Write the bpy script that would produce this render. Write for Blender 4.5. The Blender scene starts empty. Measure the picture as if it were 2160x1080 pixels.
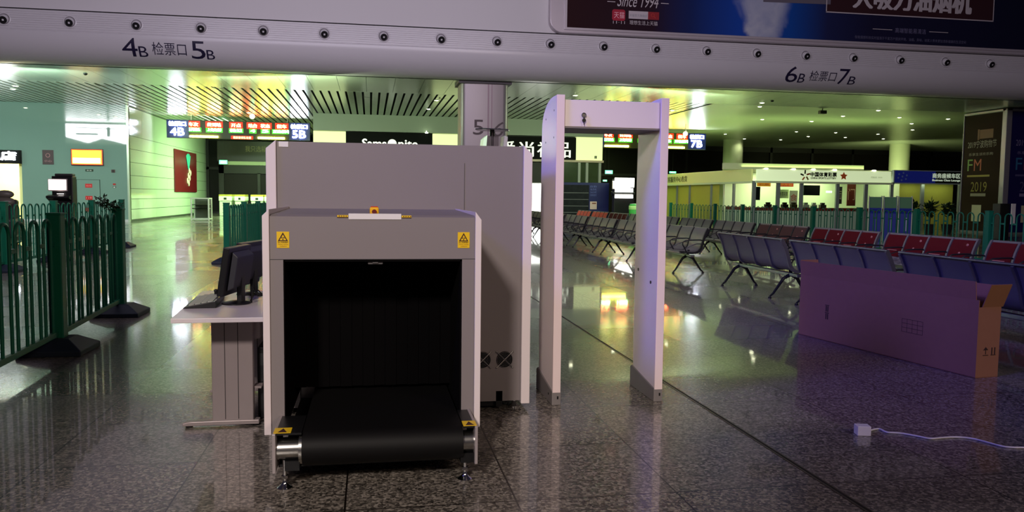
import bpy, bmesh, math, random
from math import sin, cos, tan, pi, radians, sqrt, atan2
from mathutils import Vector, Matrix
random.seed(7)
SC = bpy.context.scene
COL = SC.collection

# ------------------------------------------------------------------ camera
F_PX, EYE = 1685.0, 1.48
_yaw, _pit, _rol = radians(10.1), radians(4.26), radians(0.65)
FW = Vector((sin(_yaw)*cos(_pit), cos(_yaw)*cos(_pit), -sin(_pit)))
_r0 = Vector((cos(_yaw), -sin(_yaw), 0)); _u0 = _r0.cross(FW)
RT = _r0*cos(_rol)+_u0*sin(_rol); UP = _u0*cos(_rol)-_r0*sin(_rol)
cam_d = bpy.data.cameras.new('camera'); cam = bpy.data.objects.new('camera', cam_d); COL.objects.link(cam)
cam_d.sensor_width = 36.0; cam_d.lens = F_PX/2160.0*36.0; cam_d.clip_start = 0.05; cam_d.clip_end = 300
cam.matrix_world = Matrix(((RT.x, UP.x, -FW.x, 0), (RT.y, UP.y, -FW.y, 0), (RT.z, UP.z, -FW.z, EYE), (0, 0, 0, 1)))
SC.camera = cam

def U(x, y, X=None, Y=None, Z=None):
    """survey helper: point of the hall seen at photo pixel (x, y) on a plane of the building"""
    v = FW*F_PX+RT*(x-1080)-UP*(y-540)
    if X is not None: t = X/v.x
    elif Y is not None: t = Y/v.y
    else: t = (Z-EYE)/v.z
    return Vector((0, 0, EYE))+v*t

# ------------------------------------------------------------------ world, exposure, large lights
SC.view_settings.view_transform = 'Standard'; SC.view_settings.look = 'None'
SC.view_settings.exposure = 0.0; SC.view_settings.gamma = 1.0; SC.view_settings.use_curve_mapping = False
w = bpy.data.worlds.new('night'); SC.world = w; w.use_nodes = True
w.node_tree.nodes['Background'].inputs[0].default_value = (0.72, 0.62, 1.0, 1); w.node_tree.nodes['Background'].inputs[1].default_value = 0.026

def area(name, loc, to, sx, sy, power, col):
    d = bpy.data.lights.new(name, 'AREA'); d.shape = 'RECTANGLE'; d.size = sx; d.size_y = sy; d.energy = power; d.color = col
    o = bpy.data.objects.new(name, d); COL.objects.link(o); o.location = loc
    o.rotation_euler = (Vector(to)-Vector(loc)).to_track_quat('-Z', 'Y').to_euler(); return o
def spot(name, loc, to, power, col, size, blend, rad):
    d = bpy.data.lights.new(name, 'SPOT'); d.energy = power; d.color = col; d.spot_size = radians(size); d.spot_blend = blend; d.shadow_soft_size = rad
    o = bpy.data.objects.new(name, d); COL.objects.link(o); o.location = loc
    o.rotation_euler = (Vector(to)-Vector(loc)).to_track_quat('-Z', 'Y').to_euler(); return o
# unseen spotlight behind the viewer, then fill lamps added for carton end and beam
spot('unseen_spotlight', (-3.2, -6.0, 6.5), (0.2, 4.8, 1.0), 4000, (1.0, 0.88, 0.80), 24, 0.6, 0.5)
area('hall_fill', (9, -9, 8.0), (4.5, 6.0, 0.4), 4, 3, 620, (1.0, 0.80, 0.62))
area('hall_fill', (-1, 9, 8.4), (1.5, 28.7, 7.3), 18, 3, 1700, (0.91, 0.82, 1.0))
# unseen violet spot standing in for a screen's glow, high up to the left
spot('violet_stand_in_spot', (-9, 1.0, 10.5), (9.1, 9.45, 0.2), 11000, (0.14, 0.12, 1.0), 29, 0.6, 2.2)
# unseen fill lamps added beyond the beam for the passages and teal wall
area('passage_fill', (-7.4, 52, 5.6), (-9.0, 52, 0), 6, 9, 4200, (0.62, 1.0, 0.46))
area('passage_fill', (17, 52, 5.6), (16.5, 52, 0), 5, 9, 900, (0.70, 1.0, 0.40))
area('passage_fill', (-25, 36.0, 5.5), (-15.0, 42.5, 1.5), 3, 3, 500, (0.62, 1.0, 0.85))
# lamps added out of view behind the beam to brighten fascia and wall
area('behind_beam_fill', (-13, 30.3, 5.0), (-14, 42.5, 3.0), 5, 0.4, 560, (0.72, 1.0, 0.80))
area('behind_beam_fill', (-3.5, 30.3, 5.0), (1, 43.8, 4.4), 5, 0.4, 330, (0.78, 1.0, 0.62))
area('behind_beam_fill', (12, 30.3, 5.0), (8.5, 43.8, 4.4), 5, 0.4, 330, (0.78, 1.0, 0.62))
# unseen uplights added above the shops to brighten ceiling and round column
area('unseen_uplight', (23.5, 39.6, 3.15), (23.5, 39.7, 9), 9, 1.5, 200, (0.72, 1.0, 0.36))
area('unseen_uplight', (20.4, 45.5, 3.15), (20.4, 45.5, 9), 1.5, 8, 120, (0.72, 1.0, 0.36))
area('unseen_uplight', (36.5, 52.0, 2.6), (39.6, 55.0, 3.6), 1.5, 1.5, 200, (0.85, 1.0, 0.45))

# ------------------------------------------------------------------ materials
def lin(c):
    c = c/255.0
    return c/12.92 if c <= 0.04045 else ((c+0.055)/1.055)**2.4
def L3(rgb): return (lin(rgb[0]), lin(rgb[1]), lin(rgb[2]), 1)
_M = {}
def mat(name, rgb, rough=0.5, metal=0.0, emit=None, strength=0.0, noise=0.0, nscale=8.0, coat=0.0, spec=0.5, trans=0.0, ior=1.45, alpha=1.0):
    if name in _M: return _M[name]
    m = bpy.data.materials.new(name); m.use_nodes = True; nt = m.node_tree; b = nt.nodes['Principled BSDF']
    b.inputs['Base Color'].default_value = L3(rgb); b.inputs['Roughness'].default_value = rough; b.inputs['Metallic'].default_value = metal
    b.inputs['Specular IOR Level'].default_value = spec; b.inputs['Coat Weight'].default_value = coat; b.inputs['Coat Roughness'].default_value = 0.04
    b.inputs['IOR'].default_value = ior; b.inputs['Transmission Weight'].default_value = trans; b.inputs['Alpha'].default_value = alpha
    if emit is not None:
        b.inputs['Emission Color'].default_value = L3(emit); b.inputs['Emission Strength'].default_value = strength
    if noise > 0:
        tc = nt.nodes.new('ShaderNodeTexCoord'); n = nt.nodes.new('ShaderNodeTexNoise'); n.inputs['Scale'].default_value = nscale; n.inputs['Detail'].default_value = 4
        mx = nt.nodes.new('ShaderNodeMix'); mx.data_type = 'RGBA'; mx.blend_type = 'MULTIPLY'; mx.inputs[0].default_value = 1.0
        rp = nt.nodes.new('ShaderNodeMapRange'); rp.inputs[3].default_value = 1-noise; rp.inputs[4].default_value = 1+noise
        nt.links.new(tc.outputs['Object'], n.inputs['Vector']); nt.links.new(n.outputs['Fac'], rp.inputs[0])
        mx.inputs[6].default_value = L3(rgb); nt.links.new(rp.outputs[0], mx.inputs[7]); nt.links.new(mx.outputs[2], b.inputs['Base Color'])
    _M[name] = m; return m

class NB:
    """small node helper"""
    def __init__(s, m): s.nt = m.node_tree; s.b = s.nt.nodes['Principled BSDF']
    def n(s, t, **k):
        o = s.nt.nodes.new(t)
        for a, v in k.items(): setattr(o, a, v)
        return o
    def l(s, a, b): s.nt.links.new(a, b)
    def math(s, op, a, b=None, c=None):
        o = s.n('ShaderNodeMath', operation=op)
        for i, v in enumerate((a, b, c)):
            if v is None: continue
            if isinstance(v, (int, float)): o.inputs[i].default_value = v
            else: s.l(v, o.inputs[i])
        return o.outputs[0]
    def mix(s, f, a, b):
        o = s.n('ShaderNodeMix', data_type='RGBA')
        for i, v in ((0, f), (6, a), (7, b)):
            if isinstance(v, (int, float)): o.inputs[i].default_value = v
            elif isinstance(v, tuple): o.inputs[i].default_value = v
            else: s.l(v, o.inputs[i])
        return o.outputs[2]
    def ramp(s, f, stops):
        o = s.n('ShaderNodeValToRGB'); e = o.color_ramp.elements
        while len(e) < len(stops): e.new(0.5)
        for i, (p, c) in enumerate(stops): e[i].position = p; e[i].color = c
        s.l(f, o.inputs[0]); return o.outputs[0]

def floor_material():
    m = mat('granite_floor', (60, 56, 54), 0.32, coat=0.55); h = NB(m)
    tc = h.n('ShaderNodeTexCoord'); sp = h.n('ShaderNodeSeparateXYZ'); h.l(tc.outputs['Object'], sp.inputs[0])
    n1 = h.n('ShaderNodeTexVoronoi'); n1.inputs['Scale'].default_value = 75; h.l(tc.outputs['Object'], n1.inputs['Vector'])
    n2 = h.n('ShaderNodeTexNoise'); n2.inputs['Scale'].default_value = 38; n2.inputs['Detail'].default_value = 3; h.l(tc.outputs['Object'], n2.inputs['Vector'])
    n3 = h.n('ShaderNodeTexNoise'); n3.inputs['Scale'].default_value = 0.9; h.l(tc.outputs['Object'], n3.inputs['Vector'])
    sc = h.n('ShaderNodeSeparateColor'); h.l(n1.outputs['Color'], sc.inputs[0])
    g = h.math('ADD', h.math('MULTIPLY', sc.outputs[0], 0.55), h.math('MULTIPLY', n2.outputs['Fac'], 0.6))
    base = h.ramp(g, [(0.22, L3((30, 28, 26))), (0.48, L3((82, 77, 72))), (0.70, L3((124, 117, 109))), (0.92, L3((164, 156, 147)))])
    hsv = h.n('ShaderNodeMix', data_type='RGBA', blend_type='MULTIPLY'); hsv.inputs[0].default_value = 0.5; h.l(base, hsv.inputs[6])
    h.l(h.ramp(n3.outputs['Fac'], [(0.3, (0.75, .75, .75, 1)), (0.7, (1.1, 1.05, 1.0, 1))]), hsv.inputs[7])
    fx = h.math('ABSOLUTE', h.math('SUBTRACT', h.math('FRACT', h.math('DIVIDE', h.math('SUBTRACT', sp.outputs[0], 2.34-0.41), 0.82)), 0.5))
    fy = h.math('ABSOLUTE', h.math('SUBTRACT', h.math('FRACT', h.math('DIVIDE', h.math('SUBTRACT', sp.outputs[1], 4.55-0.41), 0.82)), 0.5))
    j = h.math('LESS_THAN', h.math('MINIMUM', fx, fy), 0.0055)
    h.l(h.mix(j, hsv.outputs[2], L3((22, 17, 15))), h.b.inputs['Base Color'])
    # every slab is laid a touch differently: faint roughness change from slab to slab
    wn = h.n('ShaderNodeTexWhiteNoise', noise_dimensions='2D'); cmb = h.n('ShaderNodeCombineXYZ')
    h.l(h.math('FLOOR', h.math('DIVIDE', h.math('SUBTRACT', sp.outputs[0], 2.34), 0.82)), cmb.inputs[0])
    h.l(h.math('FLOOR', h.math('DIVIDE', h.math('SUBTRACT', sp.outputs[1], 4.55), 0.82)), cmb.inputs[1]); h.l(cmb.outputs[0], wn.inputs['Vector'])
    h.l(h.math('ADD', h.math('MULTIPLY', wn.outputs[0], 0.06), 0.25), h.b.inputs['Roughness'])
    bp = h.n('ShaderNodeBump'); bp.inputs['Strength'].default_value = 0.015; bp.inputs['Distance'].default_value = 0.02; h.l(n2.outputs['Fac'], bp.inputs['Height'])
    return m

FLOOR = floor_material()
WHITE = mat('beam_white_paint', (216, 212, 216), 0.28, spec=0.5, noise=0.02, nscale=0.5)
WALLW = mat('upper_wall_white', (222, 218, 220), 0.6, noise=0.015, nscale=0.4)
ALU = mat('ceiling_panel', (184, 194, 178), 0.24, 0.5, noise=0.03, nscale=0.6)
ALU2 = mat('ceiling_smooth_panel', (186, 196, 170), 0.32, 0.25, noise=0.04, nscale=0.4)
VOID = mat('ceiling_void', (6, 6, 6), 0.9)
TEAL = mat('wall_glass_panel', (140, 168, 160), 0.03, 0.0, coat=1.0, spec=1.0, ior=1.8)
GREENW = mat('corridor_wall_panel', (206, 222, 200), 0.12, coat=0.4, noise=0.02, nscale=0.7)
GREY = mat('scanner_grey_paint', (128, 120, 121), 0.45, noise=0.02, nscale=3)
GREYD = mat('scanner_grey_seam', (62, 58, 60), 0.6)
OFFW = mat('scanner_offwhite_paint', (222, 210, 212), 0.4, noise=0.02, nscale=3)
RUB = mat('black_rubber', (7, 6, 7), 0.6, spec=0.25, noise=0.2, nscale=30)
BLACK = mat('black_plastic', (16, 16, 18), 0.38, noise=0.1, nscale=20)
DARKIN = mat('tunnel_black', (4, 3, 4), 0.8, spec=0.1)
CURT = mat('lead_curtain_black', (6, 5, 6), 0.8, spec=0.06)
STEEL = mat('brushed_steel', (205, 203, 198), 0.22, 1.0, noise=0.05, nscale=60)
CHROME = mat('chrome', (220, 220, 222), 0.10, 1.0, noise=0.02, nscale=20)
YEL = mat('yellow_label', (232, 190, 20), 0.45, noise=0.03, nscale=40)
BRN = mat('label_dark_print', (58, 14, 8), 0.6)
REDP = mat('red_plastic', (190, 24, 20), 0.35)
GATEW = mat('gate_white_laminate', (226, 214, 214), 0.33, noise=0.015, nscale=4)
GATEG = mat('gate_grey_shoe', (128, 122, 122), 0.5, 0.2, noise=0.06, nscale=10)
DESKT = mat('desk_top_laminate', (214, 204, 208), 0.33, noise=0.02, nscale=5)
DESKL = mat('desk_leg_grey', (150, 138, 138), 0.42, 0.3, noise=0.03, nscale=8)
FENCE = mat('green_fence_paint', (14, 92, 66), 0.42, spec=0.3, noise=0.1, nscale=12)
FBASE = mat('fence_base_rubber', (20, 30, 44), 0.6, noise=0.15, nscale=14)
CARD = mat('cardboard', (156, 108, 74), 0.8, noise=0.06, nscale=14)
CARDI = mat('cardboard_inside', (130, 84, 54), 0.85, noise=0.06, nscale=14)
CARDP = mat('cardboard_print', (52, 32, 24), 0.8)
PLW = mat('white_plastic', (226, 222, 222), 0.4, noise=0.01, nscale=20)
SEAT = mat('perforated_steel_seat', (116, 114, 111), 0.36, 0.5, noise=0.05, nscale=50)
SEATF = mat('seat_frame_dark', (44, 44, 48), 0.35, 0.6, noise=0.05, nscale=20)
SEATA = mat('seat_frame_alloy', (130, 128, 130), 0.3, 0.8, noise=0.04, nscale=20)
COVR = mat('dark_red_cover', (78, 8, 14), 0.7, spec=0.15, noise=0.06, nscale=20)
COVO = mat('orange_red_cover', (214, 64, 34), 0.55, noise=0.05, nscale=20)
COVB = mat('brown_cover', (74, 52, 46), 0.7, spec=0.15, noise=0.06, nscale=20)
COVT = mat('cover_pale_print', (150, 96, 84), 0.6)
NAVY = mat('vending_navy', (22, 28, 84), 0.35, noise=0.03, nscale=5)
BLUEK = mat('kiosk_blue', (20, 44, 150), 0.35, noise=0.03, nscale=5)
GLASSD = mat('dark_glass', (26, 22, 21), 0.35, 0.0, spec=0.15)
GLASS = mat('clear_glass', (235, 245, 238), 0.02, trans=1.0, ior=1.1)
FRAMED = mat('dark_mullion', (20, 17, 16), 0.45)
FRAMEL = mat('pale_shop_frame', (176, 182, 168), 0.4, 0.2)
LED_BG = mat('led_board_face', (60, 62, 30), 0.35)
LED_BLUE = mat('led_panel_blue', (22, 30, 78), 0.3, emit=(20, 30, 90), strength=0.25)
E_WHITE = mat('led_white', (255, 255, 255), 0.5, emit=(235, 240, 255), strength=45)
E_RED = mat('led_red', (255, 60, 30), 0.5, emit=(255, 110, 70), strength=30)
E_RED_HALO = mat('led_red_halo', (120, 20, 10), 0.4, emit=(255, 40, 16), strength=2.0)  # dim plate glow, painted as halo round the LED text
E_GRN_HALO = mat('led_green_halo', (20, 110, 40), 0.4, emit=(90, 240, 50), strength=1.3)
E_GREEN = mat('led_green', (120, 255, 160), 0.5, emit=(150, 255, 190), strength=26)
E_YEL = mat('led_yellow', (255, 250, 120), 0.5, emit=(250, 240, 90), strength=45)
E_CREAM = mat('sign_cream_lit', (240, 246, 196), 0.5, emit=(226, 238, 170), strength=0.85)
E_SIGNW = mat('sign_pale_lit', (236, 246, 220), 0.5, emit=(214, 232, 178), strength=0.62)
E_LETTER = mat('letter_white_lit', (250, 252, 240), 0.5, emit=(240, 246, 230), strength=0.9)
E_SHOPW = mat('bright_white_panel', (255, 255, 255), 0.5, emit=(255, 255, 250), strength=4)
E_LAMP = mat('downlight_glow', (255, 255, 235), 0.5, emit=(255, 255, 214), strength=30)
E_EXIT = mat('exit_sign_green', (140, 255, 190), 0.5, emit=(110, 255, 180), strength=2.5)
E_SCREEN = mat('screen_glow', (255, 246, 238), 0.5, emit=(255, 244, 238), strength=3.0)
E_SCRY = mat('screen_yellow_glow', (255, 230, 60), 0.5, emit=(255, 224, 50), strength=2.2)
E_SCRR = mat('screen_red_glow', (255, 80, 40), 0.5, emit=(255, 60, 24), strength=3.0)
TXTN = mat('navy_lettering', (30, 22, 58), 0.5)
TXTW = mat('white_lettering', (226, 226, 222), 0.5)
TXTG = mat('grey_lettering', (150, 150, 160), 0.6)
TXTK = mat('black_lettering', (24, 22, 20), 0.6)
COLCLAD = mat('column_cladding', (146, 138, 140), 0.4, 0.45, noise=0.02, nscale=2)
FASCIA = mat('shop_fascia', (168, 178, 158), 0.4, noise=0.02, nscale=1)
SIGNK = mat('sign_black', (14, 14, 12), 0.6, spec=0.15)
LEAF = mat('plant_leaf', (26, 52, 22), 0.55, noise=0.25, nscale=30)
POSTB = mat('poster_brown', (48, 34, 24), 0.7, spec=0.12, noise=0.05, nscale=2)
POSTP = mat('poster_purple', (30, 24, 82), 0.7, spec=0.12, noise=0.05, nscale=2)
REDART = mat('red_art_panel', (104, 18, 26), 0.35, noise=0.05, nscale=3)
LOUNGE = mat('lounge_sign_blue', (24, 34, 120), 0.4, emit=(20, 30, 120), strength=0.25)
SHOPIN = mat('shop_inside_wall', (206, 216, 186), 0.6, noise=0.03, nscale=2)
COUNTER = mat('red_brown_counter', (110, 34, 24), 0.4, noise=0.1, nscale=6)
CURTAIN = mat('yellow_blind', (176, 172, 70), 0.7, noise=0.06, nscale=9)
MASSAGE = mat('black_quilted_leather', (40, 38, 36), 0.35, noise=0.2, nscale=9)

def poster_material():
    m = mat('billboard_print', (30, 24, 40), 0.7, spec=0.15); h = NB(m)
    tc = h.n('ShaderNodeTexCoord'); sp = h.n('ShaderNodeSeparateXYZ'); h.l(tc.outputs['Object'], sp.inputs[0])
    x, z = h.math('ADD', sp.outputs[0], 16.5), h.math('ADD', sp.outputs[2], 7.37)   # object origin stands at x 16.5, z 7.37
    gl = h.ramp(h.math('MULTIPLY', h.math('SUBTRACT', x, 6.0), 1/21.0),
        [(0.0, L3((50, 24, 24))), (0.20, L3((44, 26, 38))), (0.27, L3((28, 44, 100))), (0.36, L3((28, 72, 170))), (0.46, L3((22, 74, 160))), (0.53, L3((34, 40, 84))), (0.62, L3((30, 28, 58))), (1.0, L3((20, 22, 48)))])
    # printed column of steam in the middle of the artwork
    n = h.n('ShaderNodeTexNoise'); n.inputs['Scale'].default_value = 1.1; n.inputs['Detail'].default_value = 5; n.inputs['Distortion'].default_value = 0.7; h.l(tc.outputs['Object'], n.inputs['Vector'])
    wd = h.math('ADD', h.math('MULTIPLY', h.math('SUBTRACT', z, 7.5), 0.42), 0.62)
    d = h.math('DIVIDE', h.math('ABSOLUTE', h.math('SUBTRACT', h.math('ADD', x, h.math('MULTIPLY', n.outputs['Fac'], 0.9)), 14.98)), wd)
    f = h.n('ShaderNodeMapRange', interpolation_type='SMOOTHSTEP'); f.inputs[1].default_value = 0.55; f.inputs[2].default_value = 1.15; f.inputs[3].default_value = 1.0; f.inputs[4].default_value = 0.0; h.l(d, f.inputs[0])
    fm = h.math('MULTIPLY', f.outputs[0], h.math('ADD', h.math('MULTIPLY', n.outputs['Fac'], 1.1), 0.12))
    h.l(h.mix(fm, gl, L3((204, 206, 216))), h.b.inputs['Base Color']); return m
POSTER = poster_material()

# ------------------------------------------------------------------ mesh builder
class MB:
    def __init__(s): s.v = []; s.f = []
    def add(s, verts, faces):
        o = len(s.v); s.v += [tuple(p) for p in verts]; s.f += [tuple(i+o for i in f) for f in faces]; return s
    def box(s, x0, x1, y0, y1, z0, z1):
        return s.add([(x0, y0, z0), (x1, y0, z0), (x1, y1, z0), (x0, y1, z0), (x0, y0, z1), (x1, y0, z1), (x1, y1, z1), (x0, y1, z1)],
                     [(0, 3, 2, 1), (4, 5, 6, 7), (0, 1, 5, 4), (1, 2, 6, 5), (2, 3, 7, 6), (3, 0, 4, 7)])
    def prism(s, poly, axis, lo, hi):
        """poly: 2-D outline; axis 'x': (y,z); 'y': (x,z); 'z': (x,y)"""
        n = len(poly)
        def P(p, t): return {'x': (t, p[0], p[1]), 'y': (p[0], t, p[1]), 'z': (p[0], p[1], t)}[axis]
        vs = [P(p, lo) for p in poly]+[P(p, hi) for p in poly]
        fs = [tuple(range(n)), tuple(range(2*n-1, n-1, -1))]+[(i, i+n, (i+1) % n+n, (i+1) % n) for i in range(n)]
        return s.add(vs, fs)
    def tube(s, pts, r, n=8, caps=True):
        pts = [Vector(p) for p in pts]; rs = r if isinstance(r, (list, tuple)) else [r]*len(pts); rings = []; prev = None
        for i, p in enumerate(pts):
            a = pts[max(i-1, 0)]; b = pts[min(i+1, len(pts)-1)]; t = (b-a).normalized()
            if prev is None:
                ref = Vector((0, 0, 1)) if abs(t.z) < 0.9 else Vector((1, 0, 0)); u = t.cross(ref).normalized()
            else:
                u = (prev-t*prev.dot(t)).normalized()
            prev = u; w_ = t.cross(u)
            rings.append([p+(u*cos(2*pi*k/n)+w_*sin(2*pi*k/n))*rs[i] for k in range(n)])
        vs = [q for rg in rings for q in rg]; fs = []
        for i in range(len(pts)-1):
            for k in range(n): fs.append((i*n+k, i*n+(k+1) % n, (i+1)*n+(k+1) % n, (i+1)*n+k))
        if caps: fs += [tuple(range(n-1, -1, -1)), tuple((len(pts)-1)*n+k for k in range(n))]
        return s.add(vs, fs)
    def cyl(s, a, b, r, n=20, r2=None): return s.tube([a, b], [r, r if r2 is None else r2], n)
    def lathe(s, prof, c=(0, 0, 0), ax='z', n=24):
        """prof: (radius, height) list"""
        vs = []
        for (r, h) in prof:
            for k in range(n):
                a = 2*pi*k/n; x, y = r*cos(a), r*sin(a)
                q = (x, y, h) if ax == 'z' else ((x, h, y) if ax == 'y' else (h, x, y)); vs.append((q[0]+c[0], q[1]+c[1], q[2]+c[2]))
        fs = []
        for i in range(len(prof)-1):
            for k in range(n): fs.append((i*n+k, i*n+(k+1) % n, (i+1)*n+(k+1) % n, (i+1)*n+k))
        if prof[0][0] > 1e-5: fs.append(tuple(range(n-1, -1, -1)))
        if prof[-1][0] > 1e-5: fs.append(tuple((len(prof)-1)*n+k for k in range(n)))
        return s.add(vs, fs)
    def ball(s, c, r, n=12, sx=1, sy=1, sz=1):
        vs = []; fs = []; m = n//2
        for i in range(m+1):
            a = pi*i/m
            for k in range(n): b = 2*pi*k/n; vs.append((c[0]+r*sx*sin(a)*cos(b), c[1]+r*sy*sin(a)*sin(b), c[2]+r*sz*cos(a)))
        for i in range(m):
            for k in range(n): fs.append((i*n+k, (i+1)*n+k, (i+1)*n+(k+1) % n, i*n+(k+1) % n))
        return s.add(vs, fs)
    def sheet(s, prof, y0, y1, th):
        """curved plate: profile of (x,z) extruded along y with thickness th"""
        n = len(prof); nn = []
        for i in range(n):
            a = prof[max(i-1, 0)]; b = prof[min(i+1, n-1)]; t = Vector((b[0]-a[0], b[1]-a[1])).normalized(); nn.append((-t.y*th, t.x*th))
        outer = [(p[0]+q[0], p[1]+q[1]) for p, q in zip(prof, nn)]
        return s.strip(prof, outer, y0, y1)
    def strip(s, a, b, y0, y1):
        n = len(a); vs = []
        for y in (y0, y1):
            vs += [(p[0], y, p[1]) for p in a]+[(p[0], y, p[1]) for p in b]
        fs = []; m = 2*n
        for i in range(n-1):
            fs += [(i, i+1, m+i+1, m+i), (n+i+1, n+i, m+n+i, m+n+i+1), (i, n+i, n+i+1, i+1), (m+i, m+i+1, m+n+i+1, m+n+i)]
        fs += [(0, m, m+n, n), (n-1, 2*n-1, m+2*n-1, m+n-1)]
        return s.add(vs, fs)
    def build(s, name, m, parent=None, smooth=False, bevel=0.0, seg=2, world=False):
        me = bpy.data.meshes.new(name); vs = s.v
        if world and parent is not None:
            L = parent.location; top = parent
            if parent.parent is not None: L = parent.parent.location+parent.location
            vs = [(p[0]-L.x, p[1]-L.y, p[2]-L.z) for p in vs]
        me.from_pydata(vs, [], s.f); me.validate()
        bm = bmesh.new(); bm.from_mesh(me); bmesh.ops.recalc_face_normals(bm, faces=bm.faces); bm.to_mesh(me); bm.free()
        me.materials.append(m)
        o = bpy.data.objects.new(name, me); COL.objects.link(o)
        if parent is not None: o.parent = parent
        if smooth:
            for p in me.polygons: p.use_smooth = True
            me.set_sharp_from_angle(angle=radians(40))
        if bevel > 0:
            b = o.modifiers.new('bevel', 'BEVEL'); b.width = bevel; b.segments = seg; b.limit_method = 'ANGLE'; b.angle_limit = radians(40)
        return o

def tag(o, label, cat, group=None, kind=None):
    o['label'] = label; o['category'] = cat
    if group: o['group'] = group
    if kind: o['kind'] = kind
    return o
def thing(name, label, cat, loc=(0, 0, 0), rotz=0.0, group=None):
    o = bpy.data.objects.new(name, None); COL.objects.link(o); o.location = loc; o.rotation_euler = (0, 0, rotz); o.empty_display_size = 0.1
    return tag(o, label, cat, group)
def struct(o): o['kind'] = 'structure'; return o
def dup(root, loc, rotz=None, label=None, group=None):
    r = root.copy(); COL.objects.link(r); r.location = loc
    if rotz is not None: r.rotation_euler = (0, 0, rotz)
    if label: r['label'] = label
    if group: r['group'] = group
    for ch in root.children:
        c = ch.copy(); COL.objects.link(c); c.parent = r
        for g in ch.children:
            d = g.copy(); COL.objects.link(d); d.parent = c
    return r
ORD = ['first', 'second', 'third', 'fourth', 'fifth', 'sixth', 'seventh', 'eighth', 'ninth', 'tenth', 'eleventh', 'twelfth', 'thirteenth', 'fourteenth', 'fifteenth', 'sixteenth', 'seventeenth', 'eighteenth', 'nineteenth', 'twentieth', 'twenty-first', 'twenty-second', 'twenty-third']

def glyphs(text, w=None, h=None, shear=0.0):
    """flat lettering as (verts2d, faces), bounding box scaled to w x h, origin at its lower left"""
    c = bpy.data.curves.new('t', 'FONT'); c.body = text; c.shear = shear; c.resolution_u = 3
    o = bpy.data.objects.new('t', c); COL.objects.link(o); bpy.context.view_layer.update()
    me = bpy.data.meshes.new_from_object(o.evaluated_get(bpy.context.evaluated_depsgraph_get()))
    vs = [(v.co.x, v.co.y) for v in me.vertices]; fs = [tuple(p.vertices) for p in me.polygons]
    bpy.data.objects.remove(o); bpy.data.curves.remove(c); bpy.data.meshes.remove(me)
    if not vs: return [], []
    x0 = min(v[0] for v in vs); x1 = max(v[0] for v in vs); y0 = min(v[1] for v in vs); y1 = max(v[1] for v in vs)
    sx = w/(x1-x0) if w else None; sy = h/(y1-y0) if h else None
    if sx is None: sx = sy
    if sy is None: sy = sx
    return [((v[0]-x0)*sx, (v[1]-y0)*sy) for v in vs], fs
def text_on(mb, text, org, right, up, w=None, h=None, shear=0.0):
    vs, fs = glyphs(text, w, h, shear); O, R, Q = Vector(org), Vector(right).normalized(), Vector(up).normalized()
    mb.add([O+R*a+Q*b for a, b in vs], fs); return mb
PX, PZ, NX, NY = (1, 0, 0), (0, 0, 1), (-1, 0, 0), (0, -1, 0)

# =================================================================== STRUCTURE
CEIL = 5.75
struct(MB().add([(-45, -25, 0), (75, -25, 0), (75, 75, 0), (-45, 75, 0)], [(0, 1, 2, 3)]).build('floor', FLOOR))
m = MB()
m.box(2.325, 2.335, -10, 29, 0.0, 0.003); m.box(2.350, 2.360, -10, 29, 0.0, 0.003)
struct(m.build('trim_1', mat('joint_strip_metal', (92, 84, 70), 0.35, 0.7)))
m = MB().box(2.335, 2.350, -10, 29, 0.0, 0.0015); struct(m.build('trim_2', mat('joint_filler', (26, 24, 22), 0.7)))

# ceiling: plain panels, then slotted planks, then smooth part to the right
m = MB(); x = -30.0
while x < 46:
    m.box(x, x+1.055, 29.72, 34.26, CEIL, CEIL+0.03); x += 1.067
x = -30.0
while x < 15.0:
    m.box(x, x+0.254, 34.30, 62, CEIL, CEIL+0.03); x += 0.346
struct(m.build('ceiling', ALU))
struct(MB().box(15.05, 62, 34.30, 62, CEIL, CEIL+0.03).build('ceiling', ALU2))
struct(MB().box(-30, 62, 29.72, 62, CEIL+0.25, CEIL+0.30).build('ceiling', VOID))

# bull-nosed beam with ribbed band
prof = [(29.9, 7.36), (28.74, 7.36), (28.70, 7.34)]
n_r = 9; z = 7.33; dz = (7.33-6.70)/n_r
for i in range(n_r): prof += [(28.70, z), (28.70, z-dz*0.72), (28.722, z-dz*0.78), (28.722, z-dz*0.96)]; z -= dz
prof += [(28.70, 6.68)]
BY, BZ, RY, RZ = 29.72, 6.67, 1.02, 0.92
for k in range(0, 25): t = radians(90*k/24); prof.append((BY-RY*cos(t), BZ-RZ*sin(t)))
prof += [(29.9, 5.75)]
m = MB(); n = len(prof); vs = [(-40, p[0], p[1]) for p in prof]+[(60, p[0], p[1]) for p in prof]
m.add(vs, [(i, i+1, n+i+1, n+i) for i in range(n-1)]); o = m.build('trim_3', WHITE, smooth=True); struct(o)
struct(MB().box(-40, 60, 28.78, 29.2, 7.40, 15).build('wall_upper', WALLW))
struct(MB().box(-40, 60, 28.80, 29.3, 7.34, 7.42).build('trim_4', VOID))

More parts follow.
